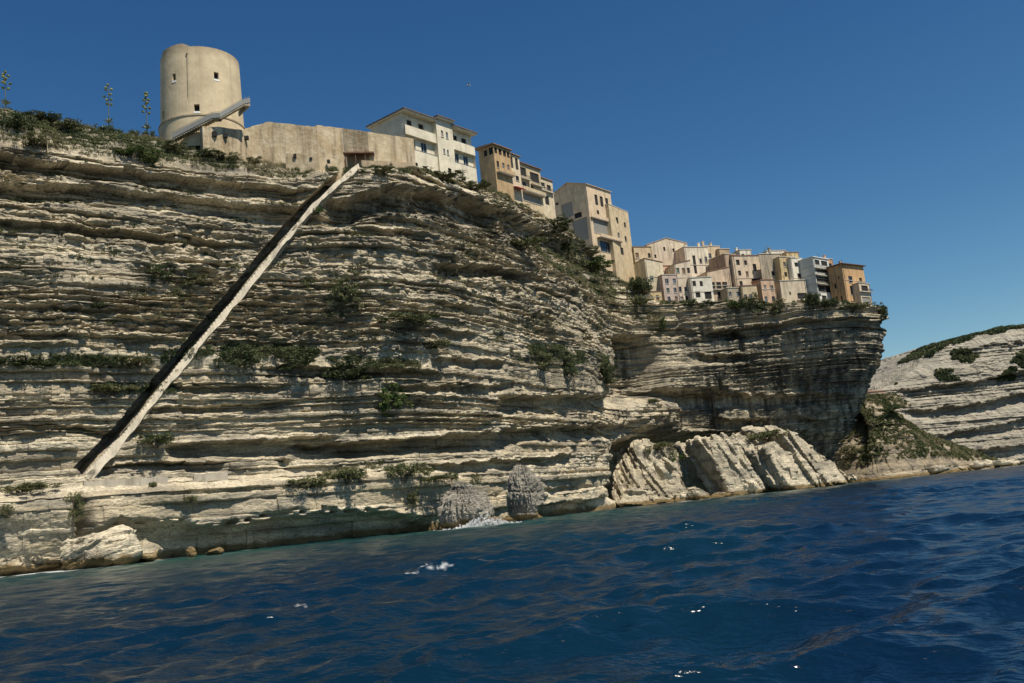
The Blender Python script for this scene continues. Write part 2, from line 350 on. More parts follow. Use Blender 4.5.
def seg_dist(px, py, pts):
    best = np.full(px.shape, 1e9); sgn = np.zeros_like(best); par = np.zeros_like(best); acc = 0
    for (ax, ay), (bx, by) in zip(pts[:-1], pts[1:]):
        dx, dy = bx - ax, by - ay; l2 = dx * dx + dy * dy; u = np.clip(((px - ax) * dx + (py - ay) * dy) / l2, 0, 1)
        d = np.hypot(px - ax - u * dx, py - ay - u * dy); s = ((px - ax) * dy - (py - ay) * dx)
        mk = d < best; best = np.where(mk, d, best); sgn = np.where(mk, np.where(s < 0, 1.0, -1.0), sgn); par = np.where(mk, acc + u, par); acc += 1
    return best, sgn, par
def stamp_main(px, py, Z, SM, O, o, st):
    # staircase cutting: a trench under the upper-left rock with a smooth shelf on its lower-right side
    d, s, par = seg_dist(px, py, STAIR); sd = -d * s           # positive: lower-right
    if np.mean(sd[(px > 300) & (py > 400)]) < 0: sd = -sd
    on = (par > 0.0) & (par < len(STAIR) - 1.001)
    wd = np.interp(par, [0, 3, 6, 8], [10.5, 8.5, 6.3, 4.6])
    tr = on * sstep(-wd - 1.5, -wd, sd) * (1 - sstep(-1.0, 1.0, sd))
    sh = on * sstep(-1, 1, sd) * (1 - sstep(5, 8, sd))
    o = o * (1 - .75 * tr) * (1 - .85 * sh) - 5.0 * tr + .4 * sh
    # notch right of the left bench
    g = np.exp(-((px - 84 + (py - 500) * .05) / 7.0) ** 2) * sstep(488, 505, py) * (1 - sstep(640, 700, py)); o = o - 4.5 * g
    # deep recess beside the prow
    c_ = 630 + 8 * np.sin(py / 18) - (py - 400) * .02
    g = np.exp(-((px - c_) / (15.0 + 5 * np.sin(py / 27))) ** 4) * sstep(334, 340, py) * (1 - sstep(385, 412, py)); o = o - 7 * g + 1.2 * g * fbm(SM / 4, Z / 1.0, o=3, seed=55)
    g = np.exp(-((px - 636) / 22.0) ** 4) * sstep(438, 448, py) * (1 - sstep(492, 505, py)); o = o - 8 * g
    # pale rubble buttress and its ledge
    g = np.exp(-((px - 648) / 26.0) ** 4 - ((py - 416) / 19.0) ** 4); o = o + 7 * g * (1 + .3 * noise(SM / 2, Z / 1.2, seed=9))
    g = np.exp(-((px - 680) / 30.0) ** 4 - ((py - 434) / 4.5) ** 4); o = o + 5 * g
    # layered lit buttress on the left of the prow
    g = sstep(652, 660, px) * (1 - sstep(715, 735, px)) * sstep(362, 368, py) * (1 - sstep(388, 394, py)); o = o + 3.2 * g
    # fluted drip columns
    g = sstep(500, 512, px) * (1 - sstep(600, 612, px)) * sstep(345, 352, py) * (1 - sstep(392, 398, py))
    o = o + g * 1.1 * (np.abs(np.sin(SM * 1.15 + 2.5 * noise(SM / 5, 0, seed=4))) - .5); st = np.maximum(st, .6 * g)
    g = sstep(60, 90, px) * (1 - sstep(480, 500, px)) * sstep(366, 370, py) * (1 - sstep(384, 388, py))
    o = o + g * .5 * (np.abs(np.sin(SM * 1.5 + 2.5 * noise(SM / 5, 0, seed=4))) - .5); st = np.maximum(st, .5 * g)
    # large vertical fractures across the prow
    g = sstep(650, 680, px); o = o + g * 1.8 * np.abs(noise(SM / 9, Z / 60, seed=77)) - g * 1.2 * sstep(.55, .8, noise(SM / 2.6, Z / 30, seed=78))
    return O, o, st
def stain_shade_main(px, py):
    s = .30 + .0 * px
    s = np.maximum(s, .95 * sstep(650, 715, px) * sstep(312, 335, py))  # dark prow staining, with its overhang shade deepened in the colour
    yy = pl(px, [(325, 205), (360, 199), (400, 193), (450, 200), (520, 222), (580, 252), (640, 285)]); s = np.maximum(s, .95 * sstep(325, 350, px) * (1 - sstep(600, 640, px)) * np.exp(-((py - yy - 14) / 17) ** 4))  # shade under the rim overhang, painted into the rock colour
    s = np.maximum(s, .9 * np.exp(-((px - 632) / 20) ** 4 - ((py - 368) / 38) ** 4))  # recess beside the prow: its shade painted as darker rock
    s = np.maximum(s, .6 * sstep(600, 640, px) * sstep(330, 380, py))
    s = s * (1 - .8 * sstep(478, 490, py + .08 * (px - 200)) * (px < 640))
    return s
cliff = Strata(kn, ROWS, TB, RIM, RISE, nrow=620, seed=3, bands=BANDS, stamp=stamp_main, stain_shade=stain_shade_main, mat=ROCK, name='cliff', amp=1.0)

# far headland and the low scrubby promontory in front of it
hk = [K(790, 455), K(845, 450), K(900, 446), K(960, 450), K(1024, 455), K(1150, 462), K(1350, 475)]
HT = [[1, 1, 1, 1, 0, 0, -3, -7, -12, -18, -22, -27]] * 7
headland = Strata(hk, ROWS, HT, [(790, 408), (865, 394), (893, 385), (925, 360), (940, 348), (985, 336), (1024, 326), (1350, 290)], [(800, 2), (1350, 4)], nrow=330, step=.0012,
    amp=1.2, seed=21, mat=ROCK_PALE, name='headland', zlo=45, zhi=130, top_q=(25, 160), layer=(.8, .7), tone_shift=.0,
    bands=[([(900, 391), (935, 387), (1024, 374), (1200, 350)], 13, 3.4), ([(910, 411), (950, 408), (1024, 396), (1200, 372)], 13, 3.6), ([(935, 436), (1024, 421), (1200, 400)], 13, 3), ([(960, 352), (1024, 342), (1200, 325)], 13, 2.5), ([(960, 452), (1024, 446), (1150, 440)], 13, 3)])
pk = [K(800, 400), K(848, 372), K(880, 362), K(920, 366), K(960, 388), K(985, 415), K(1010, 460)]
PT = [[1, 1, 0, -1, -2, -3, -5, -9, -14, -19, -22, -25]] * 7
promontory = Strata(pk, ROWS, PT, [(800, 420), (850, 400), (872, 400), (905, 425), (935, 441), (965, 458), (985, 466), (1010, 468)], [(800, 1), (1100, 1)], nrow=200, step=.0012,
    amp=1.5, seed=33, mat=ROCK_PROM, name='promontory', zlo=45, zhi=60, top_q=(5, 14), layer=(1.3, .6))
# ================================================================== SLABS, BOULDERS
def apply_mods(o):
    dg = bpy.context.evaluated_depsgraph_get(); dg.update(); me = bpy.data.meshes.new_from_object(o.evaluated_get(dg)); old = o.data
    o.modifiers.clear(); o.data = me; bpy.data.meshes.remove(old); return me
def co(me):
    a = np.empty(len(me.vertices) * 3, np.float32); me.vertices.foreach_get('co', a); return a.reshape(-1, 3).astype(float)
def rock_finish(me, dirv, seed, amp=.5, per=1.0, bulk=.8, tone=.5, stain_shade=.2):
    """displace along normals; beds run perpendicular to dirv"""
    V = co(me); n = np.empty(len(V) * 3, np.float32); me.vertices.foreach_get('normal', n); n = n.reshape(-1, 3)
    d = np.asarray(dirv, float); d /= np.linalg.norm(d); b = V @ d
    b = b + .12 * fbm(V[:, 0] / 4, V[:, 1] / 4, V[:, 2] / 4, 2, seed)
    li = np.floor(b / per + .4 * noise(b / per / 2, 0, seed=seed)); hd = _h(li, li * 0, li * 0, seed)
    tv = V - np.outer(V @ d, d)
    o = amp * (1.1 * hd + .22 * noise(tv[:, 0] / 3 + li * 3.1, tv[:, 1] / 3, tv[:, 2] / 3, seed + 1) + .15 * noise(tv[:, 0] + li * 5.1, tv[:, 1], tv[:, 2], seed + 2))
    o += bulk * fbm(V[:, 0] / 5, V[:, 1] / 5, V[:, 2] / 5, 3, seed + 3) + .35 * bulk * fbm(V[:, 0] / 1.1, V[:, 1] / .9, V[:, 2] / .9, 3, seed + 4)
    jb = _h(li, np.floor(V[:, 0] / 2.3 + .3 * li), np.floor(V[:, 2] / 3.1 + .37 * li), seed + 7); o += .45 * amp * jb
    V = V + n * o[:, None]; me.vertices.foreach_set('co', V.astype(np.float32).ravel()); me.update()
    for a, v in (('tone', np.clip(tone + .3 * hd, 0, 1)), ('stain_shade', np.full(len(V), stain_shade))):
        q = me.attributes.new(a, 'FLOAT', 'POINT'); q.data.foreach_set('value', v.astype(np.float32))
def slab(label, pts, Y, ext=(-4, 7, 0), lean=.45, seed=1, beds=(.8, 0, .6), voxel=.34, mat=None, name='rock_slab', cat='rock slab', group=None, round_=0, tone=.7, amp=.8, per=1.35, bulk=.5, stain_shade=.3):
    z0 = at(pts[0][0], pts[0][1], Y)[2]; zmin = min(at(x, y, Y)[2] for x, y in pts); P = []
    for x, y in pts:
        p = at(x, y, Y); k = p[2] - zmin; yy = Y + lean * k; p = at(x, y, yy); P.append(p)
    P = np.array(P); c0 = P.mean(0); c0[2] = 0; P = P - c0; e = np.array(ext, float)
    Q = P + e * (1 - .0)
    mb = MB(); n = len(P); mb.prism(P, Q); o = mb.build(name, mat or ROCK, None)
    r = o.modifiers.new('r', 'REMESH'); r.mode = 'VOXEL'; r.voxel_size = voxel; r.use_smooth_shade = False
    if round_: s = o.modifiers.new('s', 'SMOOTH'); s.iterations = round_; s.factor = .5
    me = apply_mods(o); rock_finish(me, beds, seed, amp=amp, per=per, bulk=bulk, tone=tone, stain_shade=stain_shade)
    o.location = tuple(c0); tag(o, label, cat, group); return o
def boulder(label, px, py, wpx, hpx, Y, depth=None, seed=1, name='boulder', cat='boulder', amp=.35, beds=(.1, 0, 1), sub=6, cuts=16, mat=None, per=.5, tone=.7, group=None, flat=0, cone=0, rz=0, stain_shade=.1):
    import bmesh
    c_ = at(px, py, Y); rx = wpx / 2 * Y / F; rz_ = hpx / 2 * Y / F; ry = depth or rx
    bm = bmesh.new(); bmesh.ops.create_icosphere(bm, subdivisions=sub, radius=1); me = bpy.data.meshes.new(name); bm.to_mesh(me); bm.free()
    V = co(me); rg = np.random.RandomState(seed)
    for _ in range(cuts):
        nn = rg.normal(size=3); nn /= np.linalg.norm(nn); dd = rg.uniform(.52, .85); pr = V @ nn; V = V - np.outer(np.clip(pr - dd, 0, None), nn)
    V *= 1.22 if cuts else 1.0
    V += .22 * np.stack([fbm(V[:, 0] * 1.3, V[:, 1] * 1.3, V[:, 2] * 1.3, 2, seed + i) for i in range(3)], 1)
    if cone: V[:, :2] *= (1 - cone * np.clip(V[:, 2:], -1, 1))
    V *= (rx, ry, rz_); me.vertices.foreach_set('co', V.astype(np.float32).ravel()); me.update()
    rock_finish(me, beds, seed, amp=amp, per=per, bulk=rx * .16, tone=tone, stain_shade=stain_shade)
    o = link(me, name, mat or ROCK); o.location = tuple(c_); o.rotation_euler[2] = rz; tag(o, label, cat, group); return o

slab('broad tilted rock mass with a brown scrubby crown, leftmost of the fallen slabs',
     [(630, 505), (634, 470), (640, 448), (652, 441), (672, 444), (680, 452), (684, 478), (692, 498)], 268, ext=(-5, 9, 1), lean=.75, seed=41, beds=(.75, -.3, .62), tone=.55, stain_shade=.5)
slab('thin leaning slab with shaded left side, between the broad tilted mass and tallest slab',
     [(688, 446), (697, 442), (706, 450), (728, 493), (712, 495)], 281, ext=(-3.5, 6, 1), lean=.4, seed=42, beds=(.85, -.2, .5), tone=.6)
slab('tallest leaning rock slab with a flat top and a dark left flank above the water',
     [(705, 438), (722, 434), (738, 438), (765, 490), (744, 497), (730, 492)], 270, ext=(-5, 8, 0), lean=.35, seed=43, beds=(.85, -.2, .5), tone=.7)
slab('pale slab lying against the right side of the tallest leaning slab',
     [(730, 437), (742, 444), (768, 470), (786, 490), (768, 494), (756, 478)], 284, ext=(-4, 7, 0), lean=.5, seed=44, beds=(.8, -.3, .55), tone=.85)
slab('humped rock with a green grassy crown behind the leaning slabs',
     [(742, 470), (746, 442), (758, 430), (772, 427), (790, 432), (800, 450), (806, 488), (760, 490)], 294, ext=(-4, 9, 1), lean=.6, seed=45, beds=(.7, -.2, .6), tone=.6)
slab('wide smooth pale slab in the middle of the right-hand fallen rocks',
     [(766, 448), (774, 441), (800, 458), (828, 480), (832, 488), (800, 490), (784, 482)], 272, ext=(-5, 7, 0), lean=.5, seed=46, beds=(.75, -.4, .5), tone=.95)
slab('long narrow slab sloping down right from the grassy hump towards the foot of the prow',
     [(786, 432), (796, 434), (822, 454), (857, 478), (852, 484), (828, 482), (806, 460)], 287, ext=(-4.5, 7, 0), lean=.5, seed=47, beds=(.75, -.4, .5), tone=.8)
slab('flat dark-edged block at the waterline below the thin leaning slab',
     [(674, 497), (680, 490), (700, 487), (712, 493), (708, 502), (676, 503)], 262, ext=(0, 5, 0), lean=.3, seed=48, beds=(.1, 0, 1), per=.7, tone=.8, voxel=.3)
slab('low yellow-brown rock shelf at the waterline in front of the tallest slab',
     [(708, 500), (714, 494), (738, 494), (748, 497), (744, 501)], 268, ext=(0, 5, 0), lean=.3, seed=49, beds=(.1, 0, 1), per=.6, tone=.3, voxel=.3)
slab('low rock shelf at the waterline below the grassy hump',
     [(764, 498), (770, 490), (800, 486), (826, 484), (838, 487), (800, 494)], 280, ext=(0, 5, 0), lean=.3, seed=50, beds=(.1, 0, 1), per=.6, tone=.5, voxel=.3)
slab('rounded shelf of rock at the waterline left of the fallen slabs',
     [(618, 511), (622, 494), (636, 488), (650, 492), (676, 500), (672, 507)], 245, ext=(0, 6, 0), lean=.5, seed=51, beds=(.1, 0, 1), per=.8, tone=.6, voxel=.35)
for i, (px_, py_, w_, h_, Y_, lab) in enumerate([
    (648, 497, 20, 12, 256, 'angular pale block at the foot of the broad tilted rock mass'), (694, 494, 12, 8, 262, 'small angular block beside the flat dark-edged block at the water'),
    (752, 486, 16, 14, 272, 'angular block wedged between the tallest slab and the pale slab'), (792, 484, 18, 10, 276, 'angular block lying below the wide smooth pale slab'),
    (812, 478, 14, 10, 280, 'tilted angular block below the long narrow slab'), (664, 470, 16, 20, 262, 'upright angular block leaning on the front of the broad tilted mass'), (760, 456, 14, 18, 285, 'jagged rock poking up between the pale slab and the grassy hump')]):
    boulder(lab, px_, py_, w_, h_, Y_, seed=160 + i, sub=5, amp=.5, per=.8, tone=.75, beds=(.8, 0, .6))
_r = random.Random(4)
for i, (px, py, w_, h_) in enumerate([(838, 482, 12, 8), (856, 481, 16, 11), (873, 477, 14, 9), (893, 474, 18, 9), (912, 472, 14, 8), (935, 470, 20, 8), (958, 468, 16, 8), (980, 465, 20, 8), (1003, 463, 22, 10)]):
    Y = 322 if px < 850 else 372 if px < 940 else 392
    boulder(['low tumbled boulder at the foot of the prow, nearest the leaning slabs', 'boulder in the gap between the prow and the scrubby promontory', 'small boulder at the waterline under the left end of the promontory',
             'long low boulder under the bare pale streak of the promontory', 'squat boulder at the waterline below the middle of the promontory', 'broad low boulder under the right half of the promontory',
             'boulder where the promontory tapers into the far shore', 'wide low boulder on the far shore right of the promontory', 'largest low boulder at the right edge of the photo'][i],
            px, py, w_, h_, Y, seed=60 + i, group='boulders along the far shoreline', sub=5, amp=.5, per=1.0, tone=.5)
boulder('large white boulder with layered flank at the water, by the left bench', 97, 552, 66, 44, 124, depth=4.2, seed=71, tone=1.0, amp=.38, beds=(-.35, 0, 1))
boulder('brown rounded boulder touching the right side of the large white one', 144, 552, 34, 24, 128, depth=2.4, seed=72, tone=.15, amp=.2)
boulder('small pointed brown rock in the mouth of the sea undercut, left of its neighbour', 191, 553, 9, 11, 131, depth=.8, seed=73, tone=.1, amp=.12, sub=4)
boulder('squat yellow-brown rock in the mouth of the sea undercut', 215, 552, 18, 10, 132, depth=1.3, seed=74, tone=.2, amp=.12, sub=4)
boulder('low brown rock at the left edge of the photo at the waterline', 12, 566, 26, 16, 122, depth=2, seed=75, tone=.15, amp=.2, sub=5)
boulder('brown rock below the left bench, right of the one at the photo edge', 46, 562, 30, 16, 122.5, depth=2, seed=76, tone=.2, amp=.2, sub=5)
SHAG = rock_mat('fluted grey limestone', (.40, .37, .31), (.26, .22, .17), (.16, .15, .13))
def fluted(label, px, py, w_, h_, Y, depth, seed):
    o = boulder(label, px, py, w_, h_, Y, depth=depth, seed=seed, name='fluted_rock', cat='rock', amp=.15, tone=.7, mat=SHAG, cone=.22, per=.8, cuts=0); me = o.data
    V = co(me); r = np.hypot(V[:, 0], V[:, 1]) + .01; a = np.arctan2(V[:, 1], V[:, 0])
    f = .8 * noise(a * 9, V[:, 2] * .5, seed=seed) + .6 * noise(a * 22, V[:, 2] * 1.6, seed=seed + 1) + .5 * noise(a * 9, V[:, 2] * 3, seed=seed + 2)
    V[:, :2] *= (1 + .11 * f)[:, None]; V[:, 2] += .35 * np.clip(f, -.3, 1) * (V[:, 2] > 0); me.vertices.foreach_set('co', V.astype(np.float32).ravel()); me.update()
fluted('shaggy grey fluted rock at the water with surf breaking on it, wider of the two', 464, 509, 48, 46, 157, 3.0, 81)
fluted('tall shaggy fluted rock standing at the water, narrower of the two', 523, 495, 33, 56, 172, 2.4, 82)
SHORE_ROCKS = []
for o_ in list(COL.objects):
    if o_.get('category') in ('boulder', 'rock') and o_.location[2] < 6: SHORE_ROCKS.append((o_.location[0], o_.location[1], max(o_.dimensions[0], 1) * .45))
# ================================================================== SEA
def sea():
    rng = np.random.RandomState(5)
    r = [3.0]
    while r[-1] < 620: r.append(r[-1] * 1.0062 + .004)
    r += list(np.geomspace(r[-1] * 1.1, 14000, 26)); r = np.array(r)
    a = np.concatenate([np.linspace(-180, -42, 60), np.arange(-41.5, 41.5, .075), np.linspace(42, 180, 60)]); a = np.radians(a)
    R, A = np.meshgrid(r, a, indexing='ij'); X = R * np.sin(A); Y = R * np.cos(A)
    dr = np.gradient(r)[:, None]; x = X.copy(); y = Y.copy(); z = np.zeros_like(X)
    main = radians(-28)
    for i in range(90):
        lam = np.exp(rng.uniform(np.log(.36), np.log(9.5))); k = 2 * pi / lam
        th = main + rng.normal(0, .62 if lam < 5 else .4); amp = .0108 * lam ** .78 * rng.uniform(.5, 1.3) * (1.0 if lam < 8 else .6)
        kx, ky = k * sin(th), k * cos(th); ph = rng.uniform(0, 2 * pi)
        fade = np.clip((lam / (dr * 1.9 + .02) - 1), 0, 1)
        p = kx * X + ky * Y + ph; q = .6 * amp
        z += fade * amp * np.cos(p); x -= fade * q * sin(th) * np.sin(p); y -= fade * q * cos(th) * np.sin(p)
    gust = .75 + .45 * noise(X / 30, Y / 45, seed=2); z *= gust
    # shore distance for shallows and foam
    ph = np.arctan2(cliff.C[:, 0], cliff.C[:, 1]); base = cliff.P[int(cliff.nrow * .03)]
    rr = np.hypot(base[:, 0], base[:, 1]); pb = np.arctan2(base[:, 0], base[:, 1]); bins = np.radians(np.arange(-60, 60, .25)); sh = np.full(len(bins), 1e9)
    for S_ in (cliff, headland, promontory):
        b_ = S_.P[int(S_.nrow * .03) + 1]; rb = np.hypot(b_[:, 0], b_[:, 1]); pb = np.arctan2(b_[:, 0], b_[:, 1]); ix = np.clip(np.digitize(pb, bins), 0, len(bins) - 1)
        np.minimum.at(sh, ix, rb)
    ok = sh < 1e8; sh = np.interp(bins, bins[ok], sh[ok])
    D = np.interp(A, bins, sh) - R
    for (cx, cy, cr) in SHORE_ROCKS: D = np.minimum(D, np.hypot(X - cx, Y - cy) - cr)
    left = 1 - sstep(radians(10), radians(20), A)
    shal = np.exp(-np.clip(D, 0, 999) / (17 + 32 * left)) * (.8 + .4 * noise(X / 9, Y / 14, seed=8)); shal = np.clip(shal, 0, 1) * (np.abs(A) < 1)
    n1 = fbm(X / 2.2, Y / 2.2, o=3, seed=12); n2 = noise(X / 11, Y / 11, seed=13)
    foam = np.clip(1.3 - (D + .2) / (1.5 + 3.2 * np.clip(n2 + .25, 0, 1)) + .7 * n1, 0, 1) * (np.abs(A) < 1) * sstep(-.35, .35, n2 + .15 + .2 * n1)
    for (px, py, rx, ry, s) in [(436, 567, 15, 2.2, .52), (412, 573, 5, 1.5, .5), (301, 607, 5, 3, .55)]:
        gx, gy, _ = proj(np.stack([x, y, z], -1)); g = np.exp(-((px - gx + 0) / rx) ** 2 - ((gy - py - .12 * (px - gx)) / ry) ** 2)
        foam = np.maximum(foam, np.clip(s * 1.3 * g - .35 + 1.5 * fbm(X / .3, Y / .3, o=4, seed=px), 0, 1) * (g > .15) * (R < 200))
    z *= np.clip(D / 6, .35, 1)
    me = npmesh('sea', np.stack([x, y, z], -1).reshape(-1, 3), gridfaces(*X.shape)[:, ::-1], True, {'shallow': shal, 'foam': foam})
    t = NT('sea water')
    deep = t.mix(t.noise(.05, detail=2), (.0012, .0095, .025), (.0018, .0125, .034))
    c = t.mix(t.attr('shallow'), deep, (.0065, .056, .048)); fo = t.attr('foam')
    fo = t.math('MULTIPLY', fo, t.ramp(t.noise(3.0, detail=5, rough=.7), [(.35, .3), (.6, 1.0)]))
    c = t.mix(fo, c, (.75, .78, .78))
    nb = t.bump(t.noise(1.0, t.map((1.5, 2.4, 1)), 4, .55), .075, .6); nb = t.bump(t.noise(1.0, t.map((6, 9, 1)), 3, .55), .022, .6, nb)
    nb = t.bump(t.noise(1.0, t.map((.3, .55, 1)), 5, .6), .55, .6, nb)
    t.out(c, t.math('MULTIPLY_ADD', fo, .6, .16), nb, IOR=1.22)
    o = link(me, 'sea', t.m); tag(o, kind='structure')
# ================================================================== BUILDING KIT
_pc = {}
def plaster(col, dirt=.6):
    k = (col, dirt)
    if k in _pc: return _pc[k]
    t = NT('plaster'); dk = tuple(v * .45 for v in col); lt = tuple(min(.85, v * 1.15) for v in col)
    c = t.mix(t.ramp(t.noise(.5, detail=5, rough=.65), [(.35, 0.0), (.65, 1.0)]), tuple(v * .86 for v in col), lt)
    s = t.noise(1.0, t.map((1.1, 1.1, .12)), 4, .6)
    c = t.mix(t.math('MULTIPLY', t.ramp(s, [(.5, 0.0), (.72, 1.0)]), dirt), c, dk)
    c = t.mix(t.math('MULTIPLY', t.ramp(t.noise(1.8, detail=6, rough=.7), [(.55, 0.0), (.7, 1.0)]), dirt * .6), c, tuple(v * .65 for v in col))
    _pc[k] = t.out(c, .92, t.bump(t.noise(3.0, detail=5), .06, .6), Specular_IOR_Level=.2); return _pc[k]
def flatmat(name, col, rough=.8, **kw):
    t = NT(name); c = t.mix(t.noise(1.5, detail=4), tuple(v * .75 for v in col), tuple(min(.9, v * 1.2) for v in col)); return t.out(c, rough, **kw)
GLASS = flatmat('window glass', (.018, .022, .028), .12, Specular_IOR_Level=.5)
DARK = flatmat('dark interior', (.012, .011, .010), .8)
SHUT = [flatmat('shutter', c_, .6) for c_ in ((.10, .14, .17), (.16, .10, .06), (.24, .23, .20), (.07, .11, .09))]
TILE = None
def tile_mat():
    t = NT('clay tiles'); w_ = t.n('TexWave', {'Vector': t.tc.outputs['Object'], 'Scale': 2.2, 'Distortion': .4}, bands_direction='X').outputs[1]
    c = t.mix(t.noise(2.0, detail=5), (.30, .15, .085), (.42, .26, .16)); c = t.mix(t.math('MULTIPLY', w_, .4), c, (.16, .09, .06))
    return t.out(c, .85, t.bump(w_, .06))
TILE = tile_mat(); WHITE = flatmat('white paint', (.78, .77, .73), .6); TRIM = flatmat('stone trim', (.5, .46, .38), .85)
BROWN = flatmat('brown timber', (.10, .06, .04), .8); METAL = flatmat('grey metal', (.28, .31, .32), .5); RUSTED = flatmat('dark metal', (.06, .055, .05), .5)

def sheet(mb, mp, W0, W1, H0, H1, ops, reveal=.22, cx=(), cz=()):
    """wall sheet in (a, depth, z) with openings cut out and their reveals; mp maps (a, d, z) to 3D"""
    xs = sorted({W0, W1, *cx, *[v for o in ops for v in (o[0], o[2])]}); zs = sorted({H0, H1, *cz, *[v for o in ops for v in (o[1], o[3])]})
    xs = [x for x in xs if W0 <= x <= W1]; zs = [z for z in zs if H0 <= z <= H1]
    for a, b in zip(xs[:-1], xs[1:]):
        for c, d in zip(zs[:-1], zs[1:]):
            m_ = ((a + b) / 2, (c + d) / 2)
            if any(o[0] < m_[0] < o[2] and o[1] < m_[1] < o[3] for o in ops): continue
            mb.add([mp(a, 0, c), mp(b, 0, c), mp(b, 0, d), mp(a, 0, d)], [(0, 1, 2, 3)])
    for a, c, b, d in [o[:4] for o in ops]:
        r = reveal
        for q in ([(a, 0, c), (a, 0, d), (a, r, d), (a, r, c)], [(b, 0, d), (b, 0, c), (b, r, c), (b, r, d)], [(a, 0, d), (b, 0, d), (b, r, d), (a, r, d)], [(b, 0, c), (a, 0, c), (a, r, c), (b, r, c)]):
            mb.add([mp(*v) for v in q], [(0, 1, 2, 3)])
def pane(root, mp, o, kind='w', reveal=.22, name='window', sill=False):
    a, c, b, d = o[:4]; mb = MB(); e = .015
    mb.add([mp(a + e, reveal - .03, c + e), mp(b - e, reveal - .03, c + e), mp(b - e, reveal - .03, d - e), mp(a + e, reveal - .03, d - e)], [(0, 1, 2, 3)])
    mt = {'w': GLASS, 'd': DARK, 's': SHUT[int((a * 7 + c * 3) % 4)], 'g': SHUT[2]}[kind]
    wn = mb.build(name, mt, root)
    if kind == 'w' and (b - a) > .7:
        f = MB(); t_ = .06
        for (x0, x1, z0, z1) in ((a + e, a + e + t_, c + e, d - e), (b - e - t_, b - e, c + e, d - e), (a + e + t_, b - e - t_, c + e, c + e + t_), (a + e + t_, b - e - t_, d - e - t_, d - e), ((a + b) / 2 - .03, (a + b) / 2 + .03, c + e + t_, d - e - t_)):
            f.add([mp(x0, reveal - .08, z0), mp(x1, reveal - .08, z0), mp(x1, reveal - .08, z1), mp(x0, reveal - .08, z1)], [(0, 1, 2, 3)])
        f.build('frame', WHITE if (a * 5) % 2 < 1.2 else BROWN, wn)
    if sill:
        s_ = MB(); s_.add([mp(a - .1, -.12, c - .15), mp(b + .1, -.12, c - .15), mp(b + .1, -.12, c - .02), mp(a - .1, -.12, c - .02), mp(a - .1, .02, c - .15), mp(b + .1, .02, c - .15), mp(b + .1, .02, c - .02), mp(a - .1, .02, c - .02)],
                          [(0, 1, 2, 3), (3, 2, 6, 7), (0, 4, 5, 1), (0, 3, 7, 4), (1, 5, 6, 2)])
        s_.build('sill', TRIM, wn)
    return wn
def solve(fn, lo, hi, n=50):
    s = fn(lo) > 0
    for _ in range(n):
        md = (lo + hi) / 2
        if (fn(md) > 0) == s: lo = md
        else: hi = md
    return (lo + hi) / 2
